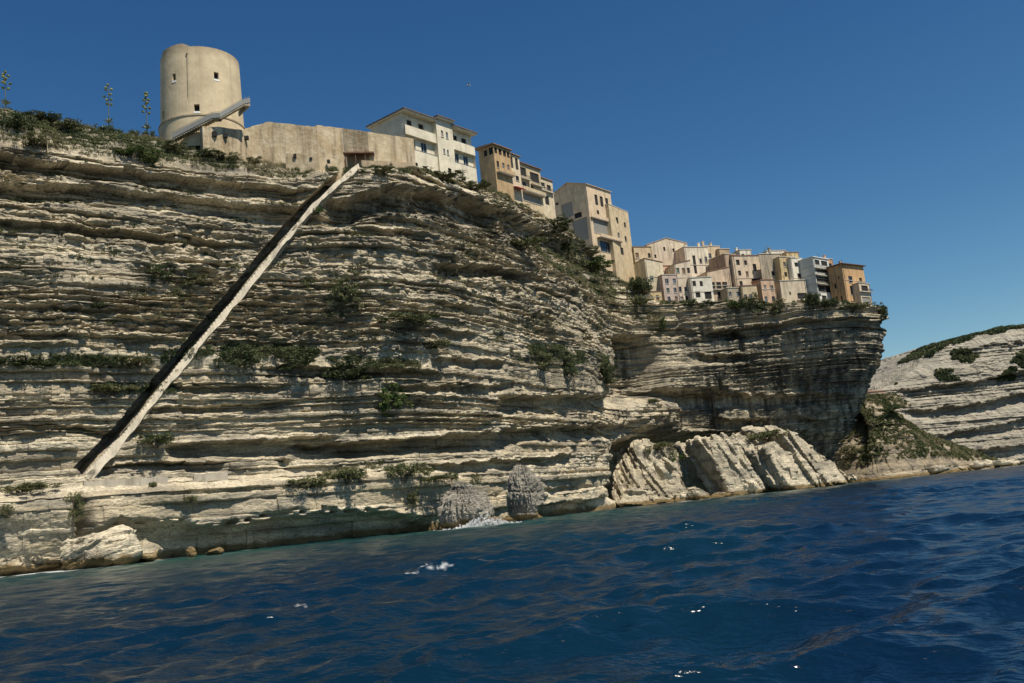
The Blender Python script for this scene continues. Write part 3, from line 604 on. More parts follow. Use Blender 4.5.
def house(label, xl, xr, yt, yb, Y, yaw=20, xs=None, col=(.5, .42, .3), roof='flat', rise=1.2, wins=(), lwins=(), group=None, cat='house', name='house', below=4, depth=9,
          balc=(), lcol=None, roofmat=None, chim=(), over=.3, awn=None, dirt=.6, grid=None, seed=0):
    P0 = at(xl, yb, Y); ya = radians(yaw); u = np.array([cos(ya), sin(ya), 0]); v = np.array([-sin(ya), cos(ya), 0]); Zv = np.array([0, 0, 1.0])
    H = solve(lambda h: float(proj(P0 + h * Zv)[1]) - yt, 0, 60); W = solve(lambda w_: float(proj(P0 + u * w_ + Zv * H / 2)[0]) - xr, .2, 80)
    D = depth if xs is None else solve(lambda d: float(proj(P0 + v * d + Zv * H / 2)[0]) - xs, .2, 60)
    root = empty(name, P0, ya, label, cat, group); m_ = plaster(col, dirt)
    rnd = random.Random(seed or int(xl * 7 + yt)); ops = []
    if grid:
        nc_, nr_, skip = grid[:3]; cw = W / nc_; rh = (H - .9) / nr_
        for i in range(nc_):
            for j in range(nr_):
                if rnd.random() < skip: continue
                ww = min(cw * .55, rnd.uniform(.95, 1.35)); hh = min(rh * .66, rnd.uniform(1.4, 1.9)); x0 = (i + .5) * cw - ww / 2 + rnd.uniform(-.2, .2) * cw * .4; z0 = H - .7 - (j + .5) * rh - hh / 2 + rnd.uniform(-.1, .1)
                ops.append((max(.1, x0), z0, min(W - .1, x0 + ww), z0 + hh, rnd.choice('wwwdss')))
    for w_ in wins: ops.append((w_[0] * W, H * (1 - w_[3]), w_[2] * W, H * (1 - w_[1]), w_[4] if len(w_) > 4 else 'w'))
    lops = [(D * (1 - w_[2]), H * (1 - w_[3]), D * (1 - w_[0]), H * (1 - w_[1]), w_[4] if len(w_) > 4 else 'w') for w_ in lwins]
    mf = lambda a, d, z: (a, d, z); ml = lambda a, d, z: (d, a, z)
    mb = MB(); sheet(mb, mf, 0, W, -below, H, ops)
    ml2 = lambda a, d, z: (d, a, z)
    lm = MB(); sheet(lm, ml2, 0, D, -below, H, lops)
    for vs, fs in ((lm.v, lm.f),): mb.add(vs, fs)
    mb.add([(W, 0, -below), (W, D, -below), (W, D, H), (W, 0, H)], [(0, 1, 2, 3)]); mb.add([(0, D, -below), (W, D, -below), (W, D, H), (0, D, H)], [(3, 2, 1, 0)])
    if roof == 'gable_side': mb.add([(0, 0, H), (0, D / 2, H + rise), (0, D, H), (W, 0, H), (W, D / 2, H + rise), (W, D, H)], [(0, 1, 2), (5, 4, 3)])
    if roof == 'gable_front': mb.add([(0, 0, H), (W / 2, 0, H + rise), (W, 0, H), (0, D, H), (W / 2, D, H + rise), (W, D, H)], [(2, 1, 0), (3, 4, 5)])
    if roof == 'slope_right': mb.add([(0, 0, H), (0, 0, H + rise), (W, 0, H), (0, D, H), (0, D, H + rise), (W, D, H)], [(0, 2, 1), (3, 4, 5), (0, 1, 4, 3)])
    if roof == 'slope_left': mb.add([(0, 0, H), (W, 0, H + rise), (W, 0, H), (0, D, H), (W, D, H + rise), (W, D, H)], [(0, 2, 1), (3, 4, 5), (2, 5, 4, 1)])
    mb.build('wall', m_, root)
    for o in ops: pane(root, mf, o, o[4], sill=(o[4] != 'd'))
    for o in lops: pane(root, ml2, o, o[4], sill=(o[4] != 'd'))
    r = MB(); e = over; th = .22; rm = roofmat or (TILE if roof != 'flat' else TRIM)
    def plate(q): r.prism([(a, b, c + .01) for a, b, c in q], [(a, b, c + th) for a, b, c in q])
    if roof == 'flat': plate([(-e, -e, H), (W + e, -e, H), (W + e, D + e, H), (-e, D + e, H)])
    elif roof == 'shed': r.add([(-e, -e, H + .01), (W + e, -e, H + .01), (W + e, D + e, H + .01), (-e, D + e, H + .01), (-e, -e, H + th), (W + e, -e, H + th), (W + e, D + e, H + th + rise), (-e, D + e, H + th + rise)], [(3, 2, 1, 0), (4, 5, 6, 7), (0, 1, 5, 4), (1, 2, 6, 5), (2, 3, 7, 6), (3, 0, 4, 7)])
    elif roof == 'hip': q = .3 * W; r.add([(-e, -e, H + th), (W + e, -e, H + th), (W + e, D + e, H + th), (-e, D + e, H + th), (q, D / 2, H + th + rise), (W - q, D / 2, H + th + rise), (-e, -e, H + .01), (W + e, -e, H + .01), (W + e, D + e, H + .01), (-e, D + e, H + .01)], [(0, 1, 5, 4), (1, 2, 5), (2, 3, 4, 5), (3, 0, 4), (6, 7, 1, 0), (7, 8, 2, 1), (8, 9, 3, 2), (9, 6, 0, 3), (9, 8, 7, 6)])
    elif roof == 'gable_side':
        k = rise / (D / 2)
        for s_ in (0, 1):
            y0, y1 = (-e, D / 2) if not s_ else (D + e, D / 2); zz0 = H - k * e
            r.add([(-e, y0, zz0 + .02), (W + e, y0, zz0 + .02), (W + e, y1, H + rise + .02), (-e, y1, H + rise + .02), (-e, y0, zz0 + th), (W + e, y0, zz0 + th), (W + e, y1, H + rise + th), (-e, y1, H + rise + th)], [(3, 2, 1, 0), (4, 5, 6, 7), (0, 1, 5, 4), (1, 2, 6, 5), (3, 0, 4, 7)])
    else:
        segs = {'gable_front': [((-e, -e * rise / (W / 2)), (W / 2, rise)), ((W / 2, rise), (W + e, -e * rise / (W / 2)))], 'slope_right': [((-e, rise + e * rise / W), (W + e, -e * rise / W))], 'slope_left': [((-e, -e * rise / W), (W + e, rise + e * rise / W))]}[roof]
        for (x0, a0), (x1, a1) in segs:
            r.add([(x0, -e, H + a0 + .02), (x1, -e, H + a1 + .02), (x1, D + e, H + a1 + .02), (x0, D + e, H + a0 + .02), (x0, -e, H + a0 + th), (x1, -e, H + a1 + th), (x1, D + e, H + a1 + th), (x0, D + e, H + a0 + th)], [(3, 2, 1, 0), (4, 5, 6, 7), (0, 1, 5, 4), (1, 2, 6, 5), (2, 3, 7, 6), (3, 0, 4, 7)])
    ro = r.build('roof', rm, root)
    for fx, fy, h_ in chim:
        cm = MB().box(fx * W - .35, fx * W + .35, fy * D - .3, fy * D + .3, H + .1, H + rise + h_); cm.box(fx * W - .45, fx * W + .45, fy * D - .4, fy * D + .4, H + rise + h_, H + rise + h_ + .15); cm.build('chimney', plaster(col, .8), ro)
    for (f0, f1, fz, dp, kind) in balc:
        zb = H * (1 - fz); b = MB().box(f0 * W, f1 * W, -dp, -.003, zb - .2, zb); bo = b.build('balcony', TRIM, root); g = MB()
        if kind == 'solid': g.box(f0 * W, f1 * W, -dp - .08, -dp + .04, zb + .003, zb + 1.0)
        else:
            n = max(3, int((f1 - f0) * W / .25)); g.box(f0 * W, f1 * W, -dp, -dp + .05, zb + .95, zb + 1.0)
            for i in range(n + 1): x = f0 * W + (f1 - f0) * W * i / n; g.box(x - .02, x + .02, -dp, -dp + .04, zb, zb + .95)
        g.build('railing', plaster(col, .3) if kind == 'solid' else RUSTED, bo)
    if awn:
        f0, f1, fz = awn; zb = H * (1 - fz); MB().prism([(f0 * W, -1.6, zb - .7), (f0 * W, 0, zb - .15), (f0 * W, 0, zb), (f0 * W, -1.6, zb - .5)], [(f1 * W, -1.6, zb - .7), (f1 * W, 0, zb - .15), (f1 * W, 0, zb), (f1 * W, -1.6, zb - .5)]).build('awning', flatmat('red cloth', (.35, .04, .04)), root)
    root['W'] = W; root['H'] = H; root['D'] = D
    return root
# ================================================================== TOWER, RAMPARTS, STAIRCASE
RY = cliff.rimY
YT = RY(200) + 12
PANEL = flatmat('weathered grey panel', (.22, .225, .21), .7)
def tower():
    c0 = at(203, 131, YT); R0 = 42.5 * YT / F; col = (.57, .47, .31); Ht = solve(lambda h: float(proj(c0 + np.array([0, -R0, h]))[1]) - 45.5, 0, 40)
    root = empty('round_tower', c0, 0, 'round beige tower with a few small square windows on the cliff top', 'tower')
    ab = math.atan2(c0[0], c0[1])                # bearing from the boat; angle 0 faces it
    Rz = lambda z: R0 * (1.0 - .05 * np.clip(z / Ht, 0, 1)) + (.25 if z < 0 else 0)
    mp = lambda a, d, z: ((Rz(z) - d) * sin(a - ab), -(Rz(z) - d) * cos(a - ab), z)
    def op(px, py, w_, h_, k='d'):
        a = math.asin((px - 199.5 - (py - 90) * .04) / (R0 * F / YT * .975)); z = solve(lambda h: float(proj(c0 + np.array([0, -R0 * .95 * cos(a), h]))[1]) - py, -2, 40); return (a - w_ / 2 / R0, z - h_ / 2, a + w_ / 2 / R0, z + h_ / 2, k)
    ops = [op(172.7, 78.8, .75, 1.35), op(214.5, 75.6, .9, 1.35), op(195.3, 109, .95, 1.35), op(162.6, 117, .6, 1.5)]
    mb = MB(); sheet(mb, mp, -pi, pi, 0, Ht, ops, reveal=.6, cx=[i * pi / 36 for i in range(-36, 37)], cz=[Ht * .25, Ht * .5, Ht * .75])
    sheet(mb, mp, -pi, pi, -6, -.3, [], cx=[i * pi / 36 for i in range(-36, 37)])
    n = 72; ring = lambda r, z: [(r * sin(2 * pi * i / n), -r * cos(2 * pi * i / n), z) for i in range(n)]
    def annulus(m, r1, r2, z1, z2):
        q = ring(r1, z1) + ring(r2, z2); m.add(q, [(i, (i + 1) % n, n + (i + 1) % n, n + i) for i in range(n)])
    Rt = float(Rz(Ht)); annulus(mb, Rt, Rt - .7, Ht, Ht); annulus(mb, Rt - .7, Rt - .7, Ht, Ht - 1); mb.add(ring(Rt - .7, Ht - 1), [tuple(range(n))])
    t = NT('tower render'); P = t.geo
    c = t.mix(t.ramp(t.noise(.35, detail=5, rough=.65), [(.35, 0.0), (.65, 1.0)]), tuple(v * .86 for v in col), tuple(v * 1.12 for v in col))
    sk = t.ramp(t.noise(1.0, t.map((.8, .8, .07)), 4, .6), [(.52, 0.0), (.7, 1.0)]); c = t.mix(t.math('MULTIPLY', sk, .28), c, (.30, .23, .15))
    top = t.ramp(t.math('MULTIPLY_ADD', t.n('SeparateXYZ', {0: t.tc.outputs['Object']}).outputs[2], 1 / Ht, 0), [(.86, 0.0), (1.0, 1.0)])
    c = t.mix(t.math('MULTIPLY', t.math('MULTIPLY', top, t.noise(1.2, detail=4)), .9), c, (.22, .16, .10))
    mt = t.out(c, .9, t.bump(t.noise(1.2, detail=4), .04), Specular_IOR_Level=.2)
    mb.build('wall', mt, root)
    r = MB()
    annulus(r, R0 + .18, R0 + .36, 0, -.05); annulus(r, R0 + .36, R0 + .36, -.05, -.3); annulus(r, R0 + .36, R0 + .1, -.3, -.35); annulus(r, R0 - .1, R0 + .18, 0, 0); r.build('string_course', plaster((.38, .31, .21), .6), root)
    for o in ops:
        w_ = pane(root, mp, o, 'd', reveal=.6)
        if o is not ops[3]:
            s_ = MB(); a, z0, b = o[0], o[1], o[2]; s_.prism([mp(a - .01, .3, z0 - .38), mp(b + .01, .3, z0 - .38), mp(b + .01, -.06, z0 - .38), mp(a - .01, -.06, z0 - .38)], [mp(a - .01, .3, z0 - .01), mp(b + .01, .3, z0 - .01), mp(b + .01, -.06, z0 - .01), mp(a - .01, -.06, z0 - .01)]); s_.build('sill', WHITE, w_)
    # raised merlon on the left of the parapet
    m2 = MB(); a0 = -1.25; N_ = 14
    for i in range(N_):
        a, b = a0 + i * .07, a0 + (i + 1) * .07; h = .75 * sin(pi * min(1, (i + 1) / 3) / 2) * (1 if i < N_ - 3 else (N_ - i) / 3.2)
        q = lambda a, rr, z: (rr * sin(a - ab), -rr * cos(a - ab), z)
        m2.prism([q(a, Rt, Ht - .01), q(b, Rt, Ht - .01), q(b, Rt - .65, Ht - .01), q(a, Rt - .65, Ht - .01)], [q(a, Rt, Ht + h), q(b, Rt, Ht + h), q(b, Rt - .65, Ht + h), q(a, Rt - .65, Ht + h)])
    m2.build('merlon', mt, root)
    p = MB(); pp = at(198, 45, YT) - c0; p.tube((pp[0], 1.0, Ht - 1), (pp[0] - .2, 1.0, Ht + 4.6), .045, .02); p.build('mast', flatmat('red metal', (.25, .08, .08)), root)
    p = MB(); q = mp(-.31, -.1, Ht - 1.4); p.box(q[0] - .12, q[0] + .12, q[1] - .15, q[1] + .25, Ht - 1.5, Ht - 1.25)
    p.tube((q[0], q[1] - .02, Ht - 1.5), (q[0] * 1.03, q[1] * 1.03 - .05, Ht * .25), .035); p.build('drainpipe', flatmat('weathered pipe', (.30, .25, .18)), root)
    # outside stair climbing to the right
    yb = YT - R0 - 1.7; st = [at(172, 138, yb), at(212, 117.5, yb + .1), at(220, 117, yb + .2), at(243.5, 103.5, yb + 2.4), at(250, 102, yb + 3.2)]
    so_ = empty('outside_stair', st[0], 0, 'grey outside stair with solid railing climbing right across the foot of the round tower', 'stair')
    fl = MB(); ra = MB(); ln = MB()
    S_ = [p_ - st[0] for p_ in st]
    for i, (a, b) in enumerate(zip(S_[:-1], S_[1:])):
        d = b - a; d2 = np.array([d[0], d[1], 0]); d2 /= np.linalg.norm(d2); nrm = np.array([d2[1], -d2[0], 0]); th = .28
        n_ = max(2, int(abs(d[2]) / .19)) if i in (0, 2) else 1
        for j in range(n_):
            p0 = a + d * j / n_; p1 = a + d * (j + 1) / n_; z1 = p1[2]; z0 = min(p0[2], p1[2]) - th
            fl.prism([(p0[0], p0[1], z0), (p1[0], p1[1], z0), (p1[0] - nrm[0] * 1.3, p1[1] - nrm[1] * 1.3, z0), (p0[0] - nrm[0] * 1.3, p0[1] - nrm[1] * 1.3, z0)], [(p0[0], p0[1], z1), (p1[0], p1[1], z1), (p1[0] - nrm[0] * 1.3, p1[1] - nrm[1] * 1.3, z1), (p0[0] - nrm[0] * 1.3, p0[1] - nrm[1] * 1.3, z1)])
        o1 = nrm * .02; o2 = nrm * .08
        ra.prism([a + o1 + [0, 0, -.1], b + o1 + [0, 0, -.1], b + o2 + [0, 0, -.1], a + o2 + [0, 0, -.1]], [a + o1 + [0, 0, .8], b + o1 + [0, 0, .8], b + o2 + [0, 0, .8], a + o2 + [0, 0, .8]])
        ln.tube(a + o1 * 2 + [0, 0, .98], b + o1 * 2 + [0, 0, .98], .035)
    fl.build('steps', plaster((.36, .31, .23), .7), so_); ra.build('side_panel', PANEL, so_); ln.build('handrail', PANEL, so_)
    sp = MB(); e_ = S_[-1]; sp.prism([(e_[0] - 2.3, e_[1] + .4, e_[2] - .5), (e_[0] - .3, e_[1] + .4, e_[2] - .5), (e_[0] - 2.3, e_[1] + .4, e_[2] - 2.2)], [(e_[0] - 2.3, e_[1] + .9, e_[2] - .5), (e_[0] - .3, e_[1] + .9, e_[2] - .5), (e_[0] - 2.3, e_[1] + .9, e_[2] - 2.2)]); sp.build('support', plaster((.36, .31, .23), .7), so_)
    return root
tower()

def wall_run(name, label, cat, pts, thick=1.2, below=3.0, mat=None, ops=(), sub=6, cap=None, group=None, jit=.0):
    """pts: (px, y_top, y_bottom, Y)"""
    A = [(at(p[0], p[1], p[3]), at(p[0], p[2], p[3])) for p in pts]; o0 = A[0][1].copy(); root = empty(name, o0, 0, label, cat, group); mb = MB(); cp = MB()
    for i in range(len(A) - 1):
        a1, a0 = A[i]; b1, b0 = A[i + 1]; n = sub
        for j in range(n):
            f, g = j / n, (j + 1) / n; q0 = a0 + (b0 - a0) * f - o0; q1 = a0 + (b0 - a0) * g - o0; t0 = a1 + (b1 - a1) * f - o0; t1 = a1 + (b1 - a1) * g - o0
            t0[2] += jit * noise(i * n + j, 3.3, seed=9); t1[2] += jit * noise(i * n + j + 1, 3.3, seed=9)
            d = q1 - q0; k = np.array([-d[1], d[0], 0]); k /= np.linalg.norm(k); k *= thick; q0[2] -= below; q1[2] -= below
            t0[:2] = q0[:2]; t1[:2] = q1[:2]; bt = [0.04 * k[0], 0.04 * k[1], 0]
            mb.add([q0, q1, q1 + k, q0 + k, t0 + bt, t1 + bt, t1 + k, t0 + k], [(0, 1, 5, 4), (2, 3, 7, 6), (4, 5, 6, 7)] + ([(3, 0, 4, 7)] if j == 0 else []) + ([(1, 2, 6, 5)] if j == n - 1 else []))
            if cap: h_ = np.array([0, 0, cap]); s_ = k * .08; cp.prism([t0 - s_ + [0, 0, .004], t1 - s_ + [0, 0, .004], t1 + k + s_ + [0, 0, .004], t0 + k + s_ + [0, 0, .004]], [t0 - s_ + h_, t1 - s_ + h_, t1 + k + s_ + h_, t0 + k + s_ + h_])
    w_ = mb.build('masonry', mat, root)
    if cap: cp.build('coping', TRIM, root)
    for (px, py, w2, h2, Yo) in ops:
        p = at(px, py, Yo) - o0; MB().box(p[0] - w2 / 2, p[0] + w2 / 2, p[1] - .25, p[1] + .3, p[2] - h2 / 2, p[2] + h2 / 2).build('opening', DARK, root)
    return root
def rampart_mat():
    t = NT('old rampart plaster'); col = (.50, .41, .27)
    c = t.mix(t.ramp(t.noise(.3, detail=6, rough=.7), [(.38, 0.0), (.62, 1.0)]), (.40, .31, .19), (.58, .49, .34))
    c = t.mix(t.math('MULTIPLY', t.ramp(t.noise(1.0, t.map((.7, .7, .10)), 5, .65), [(.48, 0.0), (.66, 1.0)]), .75), c, (.17, .135, .09))
    c = t.mix(t.math('MULTIPLY', t.ramp(t.noise(1.0, t.map((.5, .5, .7)), 6, .7), [(.56, 0.0), (.66, 1.0)]), .5), c, (.55, .50, .40))
    return t.out(c, .95, t.bump(t.noise(1.4, detail=6, rough=.7), .15), Specular_IOR_Level=.15)
RAMP = rampart_mat()
Yr = RY(300)
wall_run('rampart_wall', 'long stained beige rampart wall running from the round tower to the white apartment building', 'wall',
         [(240, 130, 146, RY(240) + 8), (256, 125.5, 150, RY(256) + 7.5), (270, 121.5, 152, RY(270) + 7), (295, 124, 156, RY(295) + 6.5), (318, 126.5, 160, RY(318) + 6), (318.6, 124.6, 160, RY(318) + 6), (345, 128, 163, RY(345) + 5.5), (370, 131.5, 165, RY(370) + 5), (395, 135, 166, RY(395) + 5), (416, 138.5, 167, RY(416) + 5)], mat=RAMP, jit=.12, thick=1.4, below=6)
wall_run('terrace_wall', 'low beige terrace wall with small dark openings under the outside stair of the tower', 'wall',
         [(203, 126, 140, RY(203) + 2.2), (222, 127, 142, RY(222) + 2.6), (243, 130, 145, RY(243) + 4.5), (252, 133, 148, RY(252) + 6.5)], below=5, mat=RAMP, jit=.1, ops=[(214.5, 134, .7, .9, RY(214) + 2.4), (225.3, 135.5, .7, .8, RY(225) + 2.7), (246, 138, .9, .7, RY(246) + 5)])
wall_run('retaining_wall', 'crumbling pale lower wall with small dark holes beneath the long rampart', 'wall',
         [(286, 153, 168, RY(286) + 3), (300, 154, 170, RY(300) + 2.5), (320, 157, 170, RY(320) + 2), (346, 160, 170, RY(346) + 2)], mat=RAMP, jit=.3, ops=[(295, 156, .5, .7, RY(295) + 2.7), (311, 159, .5, .5, RY(311) + 2.2), (328.5, 161.5, .5, .6, RY(328) + 2)])
wall_run('parapet_wall', 'brown base wall at the head of the staircase, below the stained rampart', 'wall',
         [(362, 160, 168, RY(362) + 2), (385, 161, 168, RY(385) + 2.5), (414, 163, 169, RY(414) + 3)], mat=plaster((.42, .33, .22), .9), jit=.1)
# timber shelter at the top of the staircase
def shelter():
    p0 = at(345, 160.5, RY(345) + 2.6); sc = (RY(345) + 2.6) / F; root = empty('shelter', p0, radians(5), 'small brown roofed shelter on posts at the head of the cliff staircase', 'shelter'); W = 31 * sc; H = 5.6 * sc
    m_ = MB(); m_.prism([(-.2, -1.2, H), (W, -1.2, H - .3), (W, 2, H + .3), (-.2, 2, H + .5)], [(-.2, -1.2, H + .25), (W, -1.2, H - .05), (W, 2, H + .55), (-.2, 2, H + .75)]); m_.build('roof', plaster((.20, .12, .08), .8), root)
    for x in (0.1, W * .36, W * .68, W - .25): MB().box(x, x + .16, -1.05, -.89, -2.0, H - .02 - .3 * x / W).build('post', BROWN, root)
    MB().box(.3, W - .6, 1.2, 1.5, -2, H + .3).build('back_wall', plaster((.34, .27, .19), .8), root)
shelter()

# ---- the long cliff staircase: treads in the cutting and a pale parapet along its outer edge
def staircase():
    P = []; tmax = len(STAIR) - 1
    rows = slice(0, cliff.nrow); PX = cliff.pxf[rows]; PY = cliff.pyf[rows]
    def shelf(px, py, k=2):
        d = (PX - px) ** 2 + (PY - py) ** 2; i = np.unravel_index(np.argmin(d), d.shape); return cliff.P[i]
    n = 120; raw = []
    for i in range(n + 1):
        u = i / n * tmax; a = int(min(u, tmax - 1e-6)); f = u - a; x = STAIR[a][0] * (1 - f) + STAIR[a + 1][0] * f; y = STAIR[a][1] * (1 - f) + STAIR[a + 1][1] * f
        raw.append((x, y, shelf(x + 5, y + 3)[1]))
    Ys = np.array([r_[2] for r_ in raw]); k = np.hanning(31); k /= k.sum(); Ys = np.convolve(np.pad(Ys, 15, 'edge'), k, 'valid') - .35
    L = [at(r_[0] + 2.6 * (1 - .4 * i / n), r_[1] + 1.2, Ys[i]) for i, r_ in enumerate(raw)]; L = np.array(L); o0 = L[0].copy(); L = L - o0
    root = empty('cliff_staircase', o0, 0, 'long straight pale staircase cut diagonally up the whole cliff face', 'staircase')
    T = np.gradient(L, axis=0); T[:, 2] = 0; T /= np.linalg.norm(T, axis=1)[:, None]; Nn = np.stack([T[:, 1], -T[:, 0], T[:, 0] * 0], 1)   # outward
    par = MB(); cp = MB(); ht = np.interp(np.linspace(0, 1, n + 1), [0, .5, 1], [.82, .70, .55])
    g = .10 * np.round(np.array([3.2 * noise(i / 4.0, 9.2, seed=13) for i in range(n + 1)])) + .08 * np.array([noise(i / 2.2, 2.2, seed=3) + .6 * noise(i / 7.0, 4.2, seed=5) for i in range(n + 1)]); bt = np.array([.3 + .2 * abs(float(noise(i / 6.0, 7.2, seed=8))) for i in range(n + 1)])
    for i in range(n):
        a, b = L[i], L[i + 1]; na, nb = Nn[i], Nn[i + 1]; ha = ht[i] * .55 + g[i] * .5; hb = ht[i + 1] * .55 + g[i + 1] * .5; da = ht[i] * 1.15 + g[i]; db = ht[i + 1] * 1.15 + g[i + 1]
        Z1 = np.array([0, 0, 1.0])
        lo_a, lo_b = a + na * bt[i] - Z1 * da, b + nb * bt[i + 1] - Z1 * db; tz = max((a + Z1 * ha)[2], (b + Z1 * hb)[2]); ta = .35 * tz + .65 * (a[2] + ha); tb = .35 * tz + .65 * (b[2] + hb); hi_a = np.array([a[0], a[1], ta]); hi_b = np.array([b[0], b[1], tb]); ia = np.array([(a - na * .38)[0], (a - na * .38)[1], ta]); ib = np.array([(b - nb * .38)[0], (b - nb * .38)[1], tb]); ja, jb = a - na * .38 - Z1 * da, b - nb * .38 - Z1 * db
        par.add([lo_a, lo_b, hi_b, hi_a, ia, ib, ja, jb], [(0, 1, 2, 3), (3, 2, 5, 4), (4, 5, 7, 6), (0, 3, 4, 6), (1, 7, 5, 2)])
    par.build('parapet', STAIRSTONE, root)
    st = MB(); N2 = 190
    for i in range(N2):
        f, g_ = i / N2 * n, (i + 1) / N2 * n; ip = lambda q: np.array([np.interp(q, range(n + 1), L[:, c_]) for c_ in range(3)])
        a, b = ip(f), ip(g_); na = Nn[min(n, int(f))]; z1 = b[2] - .5; z0 = a[2] - 1.2
        q = [a - na * .5, b - na * .5, b - na * 3.2, a - na * 3.2]; st.prism([(v[0], v[1], z0) for v in q], [(v[0], v[1], z1) for v in q])
    st.build('steps', plaster((.40, .35, .27), .5), root)
STAIRSTONE = plaster((.54, .48, .37), .7)
staircase()
_f = lambda px, py, dy=-.5: (cliff.find(px, py)[0][1] + dy)
wall_run('path_wall', 'low grey path wall running right from the foot of the long staircase', 'wall',
         [(84, 482, 487, _f(90, 486)), (110, 480, 487, _f(110, 486)), (140, 478, 486, _f(140, 485)), (168, 476.5, 482, _f(170, 481))], mat=plaster((.40, .36, .29), .7), thick=.5, below=.8, jit=.1)
wall_run('path_wall', 'short grey wall section on the ledge further right, cut off from the staircase foot wall', 'wall',
         [(194, 474.5, 479.5, _f(195, 479)), (210, 473.5, 478.5, _f(210, 478)), (228, 472.5, 477, _f(226, 477))], mat=plaster((.40, .36, .29), .7), thick=.5, below=.8, jit=.1)
